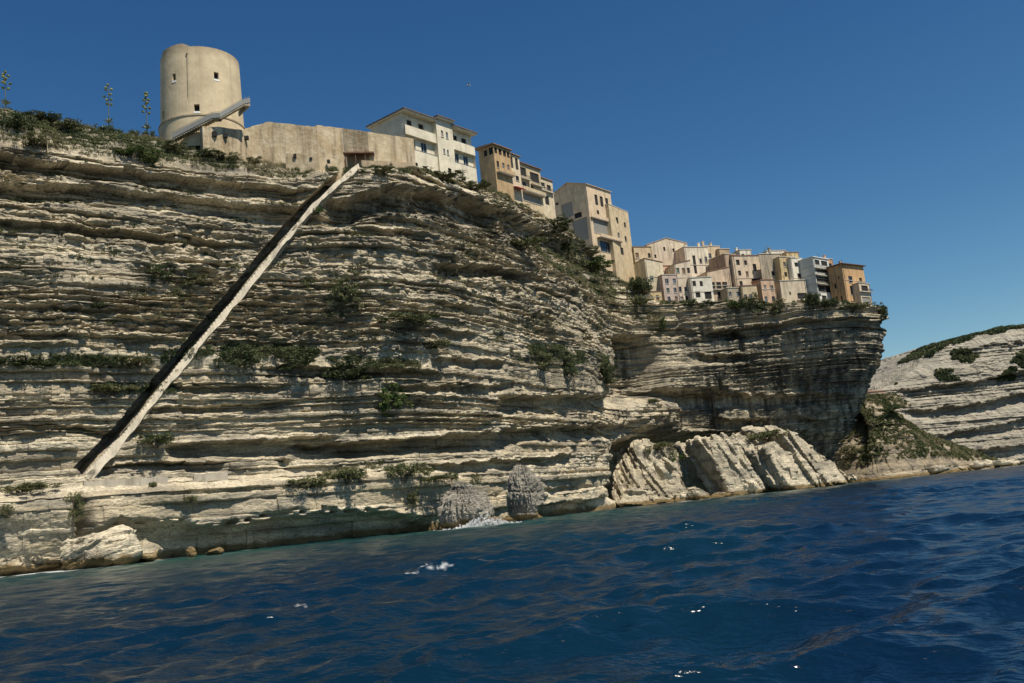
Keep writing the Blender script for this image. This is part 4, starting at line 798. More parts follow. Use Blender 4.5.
# ================================================================== TOWN
def apartment():
    Y = RY(412) + 9; P0 = at(408, 168, Y); ya = radians(50); sc = Y / 178.0
    root = empty('apartment_building', P0, ya, 'large white three-storey building with recessed balconies at the end of the rampart', 'building')
    wm = plaster((.66, .60, .46), .4); W = 20.3 * sc; H = solve(lambda h: float(proj(P0 + np.array([0, 0, h]))[1]) - 111.5, 0, 40); D = 10.0 * sc; k = H / 10.5
    b0, b1 = 8.6 * sc, 13.4 * sc; rec = .75; z1, z2, z3 = 3.9 * k, 6.35 * k, 8.1 * k
    mf = lambda a, d, z: (a, d, z); mr = lambda a, d, z: (a, d + rec, z); mbay = lambda a, d, z: (a, d - .45, z)
    w_ = MB(); lowops = [(1.4, .9, 2.9, 1.7, 'd'), (4.4, 1.0, 5.6, 1.5, 'd'), (15.5 * sc, .7, 16.6 * sc, 1.3, 'd')]
    sheet(w_, mf, 0, b0, -4, z1 + .0, lowops[:2]); sheet(w_, mf, b1, W, -4, z1, lowops[2:])
    for x0, x1 in ((0, b0), (b1, W)):
        w_.add([(x0, 0, z1), (x1, 0, z1), (x1, .25, z1), (x0, .25, z1)], [(0, 1, 2, 3)]); w_.add([(x0, .25, z1), (x1, .25, z1), (x1, .25, z1 - .9), (x0, .25, z1 - .9)], [(0, 1, 2, 3)]); w_.add([(x0, .25, z1 - .9), (x1, .25, z1 - .9), (x1, rec, z1 - .9), (x0, rec, z1 - .9)], [(0, 1, 2, 3)])
        w_.box(x0, x1, -.12, .25, z2, z3); w_.box(x0, x1, .25, rec - .003, z2, z2 + .25)
    q = lambda f, o=0: f * sc + o
    mid = [(2.0 * sc, z1 - .2, 3.3 * sc, z2 - .3, 'w'), (4.9 * sc, z1 - .2, 6.5 * sc, z2 - .3, 'w'), (14.6 * sc, z1 - .2, 15.9 * sc, z2 - .3, 'w'), (17.3 * sc, z1 - .2, 18.8 * sc, z2 - .3, 'w')]
    upp = [(1.4 * sc, z3 + .3, 2.8 * sc, z3 + 1.75, 'd'), (4.6 * sc, z3 + .3, 6.1 * sc, z3 + 1.75, 'd'), (14.6 * sc, z3 + .3, 15.9 * sc, z3 + 1.75, 'd'), (17.2 * sc, z3 + .3, 18.7 * sc, z3 + 1.75, 'd')]
    for x0, x1, s_ in ((0, b0, slice(0, 2)), (b1, W, slice(2, 4))): sheet(w_, mr, x0, x1, z1 - .9, H, mid[s_] + upp[s_])
    bay = [(b0 + 1.3 * sc, z3 - .25, b0 + 1.9 * sc, z3 + 1.15, 's'), (b0 + 2.7 * sc, z3 - .25, b0 + 3.3 * sc, z3 + 1.15, 's'), (b0 + 1.5 * sc, z1 + .9, b0 + 2.0 * sc, z1 + 2.0, 's'), (b0 + 2.6 * sc, z1 + .9, b0 + 3.1 * sc, z1 + 2.0, 's'), (b0 + 2.4 * sc, .3, b0 + 3.4 * sc, 2.4, 'd')]
    sheet(w_, mbay, b0, b1, -4, H + .7, bay)
    for x in (b0, b1): w_.add([(x, -.45, -4), (x, rec, -4), (x, rec, H + .7), (x, -.45, H + .7)], [(0, 1, 2, 3)])
    w_.add([(0, 0, -4), (0, D, -4), (0, D, H), (0, rec, H), (0, rec, z3), (0, 0, z3)], [tuple(range(6))]); w_.add([(W, 0, -4), (W, D, -4), (W, D, H), (W, rec, H), (W, rec, z3), (W, 0, z3)], [tuple(range(6))]); w_.add([(0, D, -4), (W, D, -4), (W, D, H), (0, D, H)], [(0, 1, 2, 3)])
    w_.build('wall', wm, root)
    for o in lowops: pane(root, mf, o, 'd')
    for o in mid + upp: pane(root, mr, o, o[4])
    for o in bay: pane(root, mbay, o, o[4], sill=o[4] == 's')
    for x0, x1 in ((0, b0 - .005), (b1 + .005, W)):
        MB().box(x0 + .02, x1 - .02, -.08, -.02, z1 + .02, z1 + .02 + .06).build('railing', METAL, root)
    for (x0, x1, e0, e1, zz) in ((0, b0 - .01, .5, 0, H), (b0, b1, 0, 0, H + .7), (b1 + .01, W, 0, .5, H)):
        yf = -.75 if zz == H else -1.2; c_ = MB().box(x0 - e0, x1 + e1, yf, D + .6, zz + .005, zz + .28); ro = MB(); A = (x0 - e0 - .15, yf - .15); B = (x1 + e1 + .15, D + .75); hh = 1.3
        ro.add([(A[0], A[1], zz + .285), (B[0], A[1], zz + .285), (B[0], B[1], zz + .285), (A[0], B[1], zz + .285), (A[0], A[1], zz + .5), (B[0], A[1], zz + .5), (B[0], B[1], zz + .5), (A[0], B[1], zz + .5), ((A[0] + B[0]) / 2 - 1, D / 2, zz + hh), ((A[0] + B[0]) / 2 + 1, D / 2, zz + hh)],
               [(3, 2, 1, 0), (0, 1, 5, 4), (1, 2, 6, 5), (2, 3, 7, 6), (3, 0, 4, 7), (4, 5, 9, 8), (5, 6, 9), (6, 7, 8, 9), (7, 4, 8)])
        r_ = ro.build('roof', plaster((.17, .12, .09), .5), root); c_.build('eave', wm, r_)
apartment()
T1 = (.44, .31, .17); T2 = (.52, .42, .27); T3 = (.60, .50, .35); PK = (.54, .38, .26); OR = (.50, .30, .15); GR = (.36, .31, .23); WH = (.70, .65, .53); YE = (.56, .43, .24)
g1 = 'houses stepping down the cliff edge right of the white building'
house('tan brick house with open top-floor loggia, next right of the white building', 496.5, 511.5, 144.5, 181, RY(500) + 4, 52, 480, T1, 'shed', .6, group=g1, cat='house', over=.5, roofmat=plaster((.25, .17, .11)),
      wins=[(.05, .05, .22, .22, 'd'), (.3, .05, .48, .22, 'd'), (.56, .05, .74, .22, 'd'), (.80, .05, .96, .22, 'd'), (.12, .42, .26, .60, 'w'), (.45, .42, .58, .60, 'w'), (.75, .42, .88, .60, 'w')],
      lwins=[(.35, .07, .58, .24, 'd'), (.68, .05, .95, .24, 'd')], balc=[(.05, 1.0, .74, .9, 'solid')])
house('narrow pale house with two tall top windows, right neighbour of the tan brick house', 512, 521, 153, 194, RY(514) + 5, 52, None, T3, 'shed', .5, group=g1, over=.4, roofmat=plaster((.25, .17, .11)),
      wins=[(.15, .06, .38, .34, 'd'), (.6, .06, .85, .34, 'd'), (.5, .5, .8, .62, 'w')], awn=(.1, .9, .8))
house('wide terraced house with two deep balconies and a brown eave below the narrow pale house', 521.5, 542, 162, 205, RY(530) + 5, 52, None, T2, 'shed', .5, group=g1, over=.5, roofmat=plaster((.22, .14, .10)),
      wins=[(.06, .08, .36, .28, 'd'), (.52, .12, .92, .34, 'd'), (.15, .42, .3, .56, 'w'), (.5, .44, .62, .56, 'w'), (.1, .68, .9, .86, 'g')], balc=[(0.0, .45, .36, .9, 'bars'), (.5, 1.0, .42, .9, 'bars'), (0, 1, .66, 1.2, 'solid')])
house('small beige house with a dark doorway at the end of the terraced row', 542.5, 554, 177, 212, RY(546) + 5, 52, None, T3, 'shed', .5, group=g1, over=.3,
      wins=[(.1, .12, .4, .28, 'd'), (.55, .14, .85, .3, 'd'), (.3, .48, .6, .74, 'd')], balc=[(0, .95, .36, .7, 'bars')])
g2 = 'tall houses at the bend of the cliff edge'
house('gabled beige house with buttressed front and three small top windows at the cliff bend', 593.5, 614, 184, 250, RY(597) + 6, 50, 554, (.60, .47, .32), 'gable_side', 2.6, group=g2, over=.4, below=6, roofmat=plaster((.50, .38, .25)),
      wins=[(.3, .12, .42, .28, 'd'), (.52, .12, .64, .28, 'd'), (.74, .12, .86, .28, 'd'), (.32, .36, .42, .42, 'd'), (.74, .36, .84, .42, 'd'), (.12, .5, .92, .72, 'g'), (.3, .82, .9, .985, 'w')],
      lwins=[(.28, .18, .58, .40, 'g'), (.12, .12, .2, .16, 'd'), (.52, .48, .92, .82, 'g'), (.60, .38, .80, .46, 'd')], balc=[(.2, 1.12, .79, 1.6, 'solid'), (.02, 1.05, .5, .6, 'solid')])
house('taller narrow beige house standing behind the right side of the gabled house', 614.5, 631, 204, 256, RY(618) + 4, 56, None, T2, 'flat', .3, group=g2, over=.1, below=12, depth=10,
      wins=[(.3, .2, .42, .32, 'd'), (.7, .24, .8, .34, 'd'), (.3, .5, .4, .6, 'w'), (.65, .52, .75, .62, 'w'), (.35, .78, .5, .92, 'd')])
g3 = 'old houses crowded on the promontory edge'
def far(label, xl, xr, yt, yb, dY, yaw=20, **kw):
    kw.setdefault('group', g3); kw.setdefault('over', .15); kw.setdefault('depth', 8); kw.setdefault('below', 4 if dY < 9 else 14); kw.setdefault('dirt', 1.0); h_ = house(label, xl, xr, yt, yb, max(RY(min(max(xl, 660), 868)), 285) + dY, yaw, **kw)
    W, H, D = h_['W'], h_['H'], h_['D']; q = random.Random(int(xl * 3)); mp = MB(); x = W * q.choice((.04, .96)); mp.tube((x, -.07, -3), (x, -.07, H - .1), .06); mp.build('downpipe', RUSTED, h_)
    if q.random() < .6: a_ = MB(); x = W * q.uniform(.2, .8); a_.tube((x, 2, H), (x, 2, H + 2.6), .04); a_.tube((x - .6, 2, H + 2.2), (x + .6, 2, H + 2.2), .025); a_.tube((x - .4, 2, H + 1.8), (x + .4, 2, H + 1.8), .025); a_.build('aerial', RUSTED, h_)
    if q.random() < .5: s_ = MB(); z = H * q.uniform(.4, .65); s_.box(0, W, -.1, -.004, z, z + .14); s_.build('string_course', TRIM, h_)
    return h_
far('low sandy house at the far left of the crowded cluster, half hidden by the slope', 637, 653, 247, 275, 14, 20, col=T2, grid=(3, 2, 0.25), roof='shed')
far('large blank-walled pale gabled house rising behind the left of the cluster', 652, 690, 245, 290, 17, 12, col=(.64, .54, .40), roof='gable_front', rise=2.2, wins=[(.40, .06, .45, .15, 'd'), (.62, .10, .67, .18, 'd'), (.16, .22, .21, .3, 'd'), (.8, .25, .85, .33, 'w')], roofmat=plaster((.5, .38, .27)))
far('pale yellow narrow house with slanted red roof at the left front of the cluster', 650, 665, 262, 303, 3, 25, col=(.60, .52, .37), roof='slope_right', rise=1.2, grid=(2, 4, 0.17), depth=7)
far('small pink house with a red tiled roof in front of the large gabled one', 662, 679, 266, 290, 10, 20, col=(.58, .38, .27), roof='shed', rise=1.2, grid=(3, 2, 0.10))
far('pink-grey peeling house with blue shuttered windows above the little yellow annex', 665.5, 679, 275, 304, 2, 20, col=(.50, .40, .33), roof='flat', grid=(2, 3, 0.12))
far('tiny yellow annex with two windows at the very edge left of the cluster', 648, 662, 292, 304, -1, 15, col=YE, roof='shed', rise=.5, wins=[(.15, .3, .38, .75, 's'), (.6, .3, .8, .75, 's')], depth=4)
far('house with long sloping red roof edge and paired windows, left of the white house', 679.5, 693, 264, 304, 3, 18, col=(.60, .50, .38), roof='slope_left', rise=1.2, grid=(3, 4, 0.17))
far('tall cream house with a deep shaded window slot behind the white house', 689, 710, 247, 285, 11, 22, col=(.66, .58, .45), roof='flat', wins=[(.30, .22, .42, .7, 'd'), (.58, .3, .68, .42, 'w'), (.82, .25, .92, .4, 'w')], chim=[(.8, .3, .9), (.3, .4, .7)])
far('white house with four dark square windows near the cliff edge', 693.5, 713, 278, 304, 1, 12, col=WH, roof='flat', dirt=.3, wins=[(.08, .12, .24, .32, 'd'), (.42, .14, .56, .34, 'd'), (.16, .52, .38, .76, 'd'), (.58, .56, .90, .84, 'd')])
far('tan house with a stepped roof corner behind the loggia house', 709, 722, 246, 280, 15, 25, col=(.56, .44, .30), roof='flat', grid=(2, 2, 0.25), chim=[(.2, .3, 1.1), (.7, .3, .6)])
far('house with dark upper loggia and a red tiled slanting roof, right of the white house', 711.5, 732, 272, 306, 4, 20, col=(.54, .42, .30), roof='slope_left', rise=1.6, wins=[(.1, .3, .28, .5, 'd'), (.34, .3, .55, .5, 'd'), (.6, .3, .82, .48, 'd'), (.34, .58, .7, .78, 'd')], balc=[(.1, .9, .52, .8, 'bars')])
far('narrow brown weathered house squeezed beside the red-eaved beige house', 731, 739, 254, 304, 6, 30, col=(.40, .30, .21), roof='flat', grid=(1, 4, 0.10))
far('broad beige house with a red roof edge and a column of three dark windows', 738.5, 762, 256, 302, 6, 18, xs=731.5, col=(.62, .51, .37), roof='shed', rise=.8, wins=[(.12, .08, .25, .2, 'd'), (.14, .32, .25, .43, 'd'), (.14, .55, .25, .66, 'd'), (.72, .18, .85, .34, 'w'), (.6, .5, .95, .58, 'd'), (.42, .1, .52, .2, 'd'), (.42, .34, .52, .45, 's'), (.4, .7, .5, .82, 'd'), (.72, .7, .84, .82, 'd')])
far('stone tower house with grey-brown wall and narrow slots, right of the broad beige house', 766, 785, 254, 303, 5, 20, xs=762, col=GR, roof='flat', grid=(3, 4, 0.28), chim=[(.5, .4, .8)])
far('small pale roof block with skylights poking up behind the stone tower house', 768, 786, 251, 262, 16, 15, col=WH, roof='flat', wins=[(.2, .3, .35, .6, 'd'), (.6, .3, .8, .6, 'd')])
far('low reddish house with dark double window at the edge below the stone tower house', 764, 776, 280, 305, 1, 20, col=PK, roof='shed', rise=.6, grid=(2, 2, 0.05), depth=5)
far('yellow-beige blank house with vertical pipes in the middle of the right cluster', 785.5, 798, 257, 300, 5, 22, col=YE, roof='flat', grid=(2, 4, 0.35))
far('white narrow house with a column of small windows beside the grey banded block', 796.5, 805, 258, 300, 6, 30, col=WH, roof='flat', dirt=.4, wins=[(.3, .1, .6, .2, 'd'), (.4, .36, .75, .5, 'd'), (.2, .66, .45, .76, 'd'), (.6, .66, .85, .76, 'd'), (.2, .82, .5, .92, 's')])
far('low beige house with a dark arched terrace below the white narrow house', 783, 807, 281, 303, 2, 15, col=(.58, .49, .36), roof='flat', wins=[(.3, .5, .36, .66, 'd'), (.6, .58, .96, .84, 'd')], balc=[(.55, 1.0, .9, .9, 'bars')], depth=5)
gb = far('pale grey block with horizontal bands and glazed balconies stacked on its right face', 819.5, 831.5, 257, 301, 4, 40, xs=802, col=(.60, .60, .54), roof='flat', dirt=.2, over=.3, roofmat=WHITE,
    wins=[(.1, .05, .4, .16, 'd'), (.5, .05, .9, .16, 'd'), (.1, .26, .9, .34, 'd'), (.06, .42, .94, .55, 'w'), (.06, .62, .94, .78, 'w'), (.2, .86, .5, .98, 'd')], balc=[(0, 1.15, .24, .7, 'bars'), (0, 1.15, .40, .7, 'bars'), (0, 1.15, .60, .7, 'bars')],
    lwins=[])
for j_ in range(1, 5):
    z_ = gb['H'] * (1 - j_ * .2); MB().box(-.14, -.005, -.1, gb['D'], z_, z_ + .22).build('string_course', TRIM, gb)
far('orange house showing its upper storeys behind the grey banded block', 824, 835, 259, 290, 14, 25, col=(.55, .34, .20), roof='flat', grid=(2, 3, 0.10), chim=[(.8, .3, .8)])
o_ = far('big orange-brown house with a dark overhanging eave at the tip of the promontory', 847.5, 866, 264, 302, 3, 36, xs=830, col=(.52, .33, .17), roof='hip', rise=1.2, over=.8, roofmat=plaster((.16, .10, .07)), chim=[(.3, .5, .6)],
    wins=[(.22, .30, .40, .48, 'w'), (.72, .32, .85, .46, 'd'), (.22, .56, .58, .80, 'w')], lwins=[(.30, .45, .44, .58, 'd'), (.62, .28, .7, .36, 'd'), (.25, .78, .4, .9, 'd'), (.6, .8, .72, .92, 'd')])
far('stepped beige annex on the right side of the orange-brown house', 862, 871, 283, 304, 1, 36, col=(.60, .50, .36), roof='flat', wins=[(.2, .1, .8, .35, 'd'), (.1, .65, .9, .95, 'g')], balc=[(0, 1.05, .4, .7, 'bars')], depth=6)
far('little brown block on the skyline between the tan house and broad beige house', 722, 731, 249, 275, 16, 20, col=(.42, .31, .20), grid=(2, 2, 0.15), chim=[(.5, .5, .7)])
far('low white rooftop block on the skyline above the broad beige house', 741, 752, 250, 262, 15, 18, col=WH, roof='flat', grid=(2, 1, 0.10), chim=[(.3, .5, .6)])
far('narrow ochre back house with a chimney, above the white narrow house', 789, 800, 252.5, 270, 15, 20, col=YE, roof='shed', rise=.6, grid=(2, 1, 0.15), chim=[(.6, .5, .8)])
far('small rough stone cellar house at the rim, below the narrow brown weathered house', 729, 742, 288, 307, 0, 20, col=GR, roof='flat', grid=(2, 2, 0.15), depth=4)
far('small sand coloured lean-to at the rim left of the low beige terrace house', 744, 758, 286, 306, 1, 15, col=T2, roof='shed', rise=.5, grid=(3, 1, 0.05), depth=4)
hp = headland.rimY(880)
house('lone house with a reddish tiled roof in the gap beyond the tip of the promontory', 871, 886, 392, 399, hp - 8, 10, None, (.50, .36, .26), 'shed', 1.2, grid=(3, 1, 0.10), depth=8, below=5)
# ================================================================== PLANTS
def leaf_cloud(C, R, n, size, rng, flat=.7, up=.3):
    """n triangles scattered in clumps: C centres (k,3), R radii (k,)"""
    k = len(C); idx = rng.randint(0, k, n); d = rng.normal(size=(n, 3)); d /= np.linalg.norm(d, axis=1)[:, None]
    p = C[idx] + d * (R[idx] * rng.uniform(.35, 1.0, n) ** .5)[:, None] * (1, 1, flat)
    a = rng.normal(size=(n, 3)); a[:, 2] += up; a /= np.linalg.norm(a, axis=1)[:, None]; b = np.cross(a, rng.normal(size=(n, 3))); b /= np.linalg.norm(b, axis=1)[:, None]
    s = (size * rng.uniform(.6, 1.5, n))[:, None]
    V = np.stack([p - b * s * .5, p + b * s * .5, p + a * s * 1.3], 1).reshape(-1, 3); Fc = np.arange(3 * n).reshape(-1, 3)
    return V, Fc, idx
def bush_mesh(name, seed, n=900, leaf=.05, k=60, droop=0):
    rng = np.random.RandomState(seed); C = np.clip(rng.normal(size=(k, 3)), -1.5, 1.5) * (.48, .42, .30); C[:, 2] = np.abs(C[:, 2]) + .12; R = rng.uniform(.10, .26, k)
    if droop: C[:, 2] -= droop * rng.uniform(0, 1, k)
    V, Fc, idx = leaf_cloud(C, R, n, leaf, rng); cl = rng.uniform(0, 1, k)[idx] * .7 + rng.uniform(0, .3, n)
    return npmesh(name, V, Fc, False, {'tint': np.repeat(cl, 3)})
def stem_mesh(name, seed):
    rng = random.Random(seed); mb = MB()
    for i in range(9): a = rng.uniform(0, 2 * pi); r = rng.uniform(.25, .6); mb.tube((0, 0, -.3), (r * cos(a), r * sin(a), rng.uniform(.2, .6)), .03, .01, 4)
    me = bpy.data.meshes.new(name); me.from_pydata(mb.v, [], mb.f); me.update(); return me
BM = [bush_mesh('bush_leaves', 100 + i, n=5200) for i in range(5)] + [bush_mesh('bush_leaves', 200 + i, n=5200, droop=1.1) for i in range(3)]
STM = [stem_mesh('bush_stems', i) for i in range(2)]
BARK = flatmat('bark', (.09, .07, .05))
for s_ in STM: s_.materials.append(BARK)
_lm = {}
def leafcopy(me, mat):
    k = (me.name, mat.name)
    if k not in _lm: q = me.copy(); q.materials.clear(); q.materials.append(mat); _lm[k] = q
    return _lm[k]
_br = random.Random(11)
def bush(label, px, py, w_, h_, mat=LEAF, v=None, group=None, out=.3, Y=None, cat='bush', name='bush'):
    if Y is None: p, N_ = cliff.find(px, py + h_ * .25); p = p + np.array([N_[0], N_[1], 0]) * out
    else: p = at(px, py + h_ * .3, Y)
    sc = p[1] / F; root = empty(name, p, _br.uniform(0, 6), label, cat, group); v = _br.randrange(8) if v is None else v
    a = link(leafcopy(BM[v], mat), 'foliage', None, root); b = link(STM[v % 2], 'stems', None, root)
    s = (w_ * sc / 1.5, w_ * sc / 1.5 * .8, h_ * sc / (1.1 if v < 5 else 1.7)); a.scale = s; b.scale = s; a.location = b.location = (0, 0, -h_ * sc * .15 if v < 5 else h_ * sc * .15)
    return root
B = [
 ('round dark green bush growing against the foot of the rampart', 272, 153, 27, 24, LEAF_DARK, 0), ('small olive bush right of the round dark green bush under the rampart', 296, 164, 16, 12, LEAF, 1),
 ('bright yellow-green bush at the head of the slope above the dark ledge', 102, 144, 24, 14, LEAF_BRIGHT, 2), ('green bush hanging below the left foot of the round tower', 148, 154, 30, 24, LEAF_BRIGHT, 5),
 ('dark green bush filling the top left corner of the slope', 12, 122, 34, 26, LEAF_DARK, 1), ('low dark bush on the skyline, second from the left edge', 44, 116, 30, 11, LEAF_DARK, 3),
 ('wide dark bush at mid height left of the staircase', 163, 268, 34, 26, LEAF_DARK, 6), ('grey-green bush spilling right of the wide dark bush', 190, 276, 34, 18, LEAF, 7), ('thin bush below the wide dark bush', 178, 292, 14, 16, LEAF, 6),
 ('small dark bush on a ledge between the left edge and the staircase', 100, 305, 22, 10, LEAF_DARK, 0), ('dark bush on the green ledge at the left edge of the photo', 26, 358, 48, 16, LEAF_DARK, 5),
 ('low bush left of the staircase on the green ledge', 138, 360, 36, 12, LEAF, 1), ('brownish low bush below the green ledge, left of the staircase', 110, 388, 44, 12, LEAF, 3),
 ('rounded dark bush on the pale ledge near the foot of the staircase', 156, 438, 38, 16, LEAF_DARK, 2), ('bright green bush hanging beneath the ledge, largest green patch mid cliff', 392, 388, 30, 42, LEAF_BRIGHT, 5),
 ('dark bush on the green ledge just right of the staircase', 240, 355, 44, 24, LEAF_DARK, 6), ('tangled dark bush in the middle of the green ledge', 290, 357, 46, 20, LEAF_DARK, 5), ('dark bush above the bright green hanging one', 350, 362, 50, 26, LEAF_DARK, 7),
 ('long flat olive bush on the ledge above the middle of the cliff', 408, 318, 52, 14, LEAF, 1), ('pale grey-green bush hanging high right of the staircase', 345, 286, 30, 34, LEAF, 6), ('small bush beside the pale grey-green hanging one', 310, 281, 18, 20, LEAF, 5),
 ('small green bush growing on the staircase edge near its top', 318, 210, 9, 10, LEAF_BRIGHT, 0), ('flat dark bush on the ledge, right of the bright hanging one', 430, 344, 34, 12, LEAF, 2),
 ('wide olive bush band under the lip, left part near the fluted columns', 540, 358, 30, 22, LEAF, 6), ('dark green bush on the ledge above the fluted columns', 566, 360, 26, 26, LEAF_DARK, 7), ('dark green bush at the right end of the fluted columns', 604, 368, 40, 24, LEAF_DARK, 5),
 ('tall brown-green bush in the gap right of the left bench', 74, 500, 18, 34, LEAF, 6), ('low olive bush on the top of the left bench', 22, 487, 54, 12, LEAF, 0), ('small bush on the front of the left bench', 5, 508, 16, 16, LEAF, 5),
 ('small brown bush on the path wall ledge', 152, 484, 9, 9, LEAF, 1), ('small brown bush on the bare bench below the path wall', 190, 498, 11, 8, LEAF, 2),
 ('slanting olive bush on the lower bench, left of its pair', 305, 482, 36, 14, LEAF, 3), ('slanting olive bush on the lower bench, right of its pair', 346, 474, 36, 16, LEAF, 4), ('green bush on the lower bench above the cleft', 404, 468, 34, 22, LEAF, 0), ('long thin brown bush trailing right on the lower bench', 430, 478, 42, 8, LEAF, 1), ('bush sliding down the cleft left of the wide shaggy rock', 412, 494, 16, 20, LEAF, 6),
 ('green scrub bush in front of the gabled house, left of the slope', 590, 263, 40, 16, LEAF_BRIGHT, 2), ('olive bush on the slope below the terraced row', 520, 243, 44, 12, LEAF, 3), ('dark bush under the small beige house of the row', 556, 222, 44, 20, LEAF_DARK, 6),
 ('bush at the foot of the gabled house left side', 566, 240, 22, 22, LEAF_DARK, 5), ('dark bush right of the tall narrow beige house', 640, 262, 22, 16, LEAF_DARK, 0), ('dark green bush on the rock left of the crowded houses', 648, 276, 22, 18, LEAF_DARK, 1),
 ('small bush beside the pale rock left of the tiny yellow annex', 640, 300, 22, 14, LEAF, 2),
 ('green bush below the broad beige house on the rim', 752, 300, 24, 20, LEAF_DARK, 5), ('green bush hanging below the stone tower house', 776, 304, 26, 20, LEAF, 6), ('bush below the loggia house on the rim', 732, 304, 14, 12, LEAF_BRIGHT, 1), ('dark bush between the low beige house and the grey banded block', 812, 294, 18, 18, LEAF_DARK, 0),
 ('low dark bush along the rim under the grey banded block', 822, 304, 34, 12, LEAF_DARK, 3), ('low bush along the rim under the orange-brown house', 852, 306, 30, 10, LEAF, 4), ('round dark bush hanging at the very tip of the promontory', 880, 308, 14, 22, LEAF_DARK, 5),
 ('olive bush at the lip near the left of the cluster rim', 690, 302, 12, 9, LEAF_DARK, 2), ('green bush capping the rubble left of the prow', 652, 400, 14, 6, LEAF, 3), ('small green bush in the dark cleft left of the prow', 662, 320, 9, 18, LEAF_BRIGHT, 6),
]
B += [
 ('broad olive bush on the skyline slope between the corner bush and the agave patch', 66, 127, 34, 15, LEAF, 2), ('yellow-green bush low on the slope between the agave patch and the tower', 128, 150, 30, 14, LEAF_BRIGHT, 3),
 ('brown-green bush hugging the left foot of the round tower', 172, 147, 26, 13, LEAF, 1), ('wide brownish bush on the slope below the terrace wall', 216, 156, 40, 13, LEAF, 4), ('low olive bush right of the terrace wall under the rampart', 246, 160, 24, 12, LEAF, 0),
 ('olive bush on the lip of the dark ledge at the far left', 36, 142, 36, 12, LEAF, 3), ('small olive bush under the stained end of the rampart', 384, 170, 24, 9, LEAF, 1), ('brownish low bush on the grassy bank below the white building', 440, 176, 46, 10, LEAF, 2), ('second brownish low bush on the bank, nearer the tan brick house', 474, 187, 34, 10, LEAF, 4),
]
for b_ in B: bush(*b_)
bush('green bush crowning the humped rock among the fallen slabs', 768, 433, 34, 12, LEAF, 2, Y=300); bush('brown bush crowning the broad tilted rock mass', 660, 446, 34, 14, LEAF, 3, Y=281); bush('yellow-green bush high on the broad tilted rock mass', 674, 455, 18, 18, LEAF_BRIGHT, 1, Y=279)

# scrub mats: nobody could count these
def scrub(name, label, mask, n_cl, mat, S, seed, size=.085, rad=(.2, .6), leaves=90, lift=.15, shade=None):
    rng = np.random.RandomState(seed); ii = np.flatnonzero(mask.ravel()); ii = ii[rng.randint(0, len(ii), n_cl)]; C = S.P.reshape(-1, 3)[ii] + (0, 0, lift)
    R = rng.uniform(*rad, n_cl) * (C[:, 1] / 150); n = n_cl * leaves; V, Fc, idx = leaf_cloud(C, R, n, size * (C[:, 1].mean() / 150), rng, flat=.75)
    big = fbm(C[:, 0] / 5, C[:, 1] / 5, o=2, seed=seed) * .9 + .5; tint = np.clip(big[idx] + rng.uniform(-.25, .25, n), 0, 1)
    o = link(npmesh(name, V, Fc, False, {'tint': np.repeat(tint, 3)}), name, mat); tag(o, label, 'scrub', kind='stuff'); return o
nr = cliff.nrow; px, py = cliff.pxf, cliff.pyf; ridx = np.arange(px.shape[0])[:, None] + 0 * px; sm_ = np.arange(px.shape[1])[None] + 0 * px
P_ = cliff.P; pn = fbm(P_[..., 0] / 4 + 50, P_[..., 2] / 4, o=3, seed=91)
m1 = (ridx > nr) & (ridx < nr + 70) & (px < 430) & (px > -60) & (pn > -.42)
scrub('cliff_top_scrub', 'dry olive and brown scrub covering the slope at the top left of the cliff', m1, 10500, LEAF, cliff, 1, rad=(.25, .7), leaves=75)
m2 = (ridx > nr - 8) & (ridx < nr + 40) & (px >= 400) & (px < 660) & (pn > -.25)
scrub('rim_scrub', 'thin dry scrub along the rim below the white building and the row of houses', m2, 3400, LEAF, cliff, 2)
m3 = (ridx > nr - 12) & (ridx < nr + 25) & (px >= 655) & (px < 890) & (pn > -.1)
scrub('rim_scrub', 'dark scrub tufts along the rim under the crowded houses', m3, 900, LEAF_DARK, cliff, 3, rad=(.2, .55))
def near_line(pts, up, dn): y = pl(px, pts); return (py > y - up) & (py < y + dn) & (px > pts[0][0]) & (px < pts[-1][0]) & (ridx < nr)
m4 = (near_line([(-60, 360), (0, 358), (120, 362), (225, 350), (300, 352), (375, 360), (420, 368)], 5, 6) & (pn > -.15)) | (near_line([(90, 388), (180, 389)], 3, 4)) | (near_line([(510, 352), (560, 350), (625, 366)], 5, 9) & (pn > -.1))
scrub('ledge_scrub', 'band of dark green growth along the long ledge at mid height of the cliff', m4, 2600, LEAF_DARK, cliff, 4, rad=(.2, .6))
m5 = (ridx < nr) & (ridx > 60) & (px > -40) & (px < 660) & (py < 345) & (fbm(P_[..., 0] / 3 + 9, P_[..., 2] / 1.2, o=3, seed=95) > .27) & (pn > -.15)
scrub('ledge_scrub', 'scattered dry tufts on the small ledges of the upper cliff face', m5, 3000, LEAF, cliff, 5, size=.08, rad=(.12, .35), leaves=60)
m6 = (ridx < nr) & (px > 480) & (px < 660) & (py < pl(px, [(480, 200), (560, 272), (620, 310), (660, 330)])) & (py > pl(px, [(480, 190), (560, 235), (660, 290)])) & (pn > -.05)
scrub('slope_scrub', 'green and olive scrub on the rubble slope below the gabled house', m6, 1500, LEAF, cliff, 6, rad=(.25, .6))
m7 = near_line([(240, 498), (290, 488), (340, 472), (380, 464), (440, 474), (480, 480)], 5, 5) & (pn > .0)
scrub('bench_scrub', 'thin brown scrub on the lower bench', m7, 380, LEAF, cliff, 7, size=.08, rad=(.15, .4), leaves=60)
hx, hy = headland.pxf, headland.pyf; hr = np.arange(hx.shape[0])[:, None] + 0 * hx; hn = fbm(headland.P[..., 0] / 14, headland.P[..., 2] / 8, o=3, seed=7)
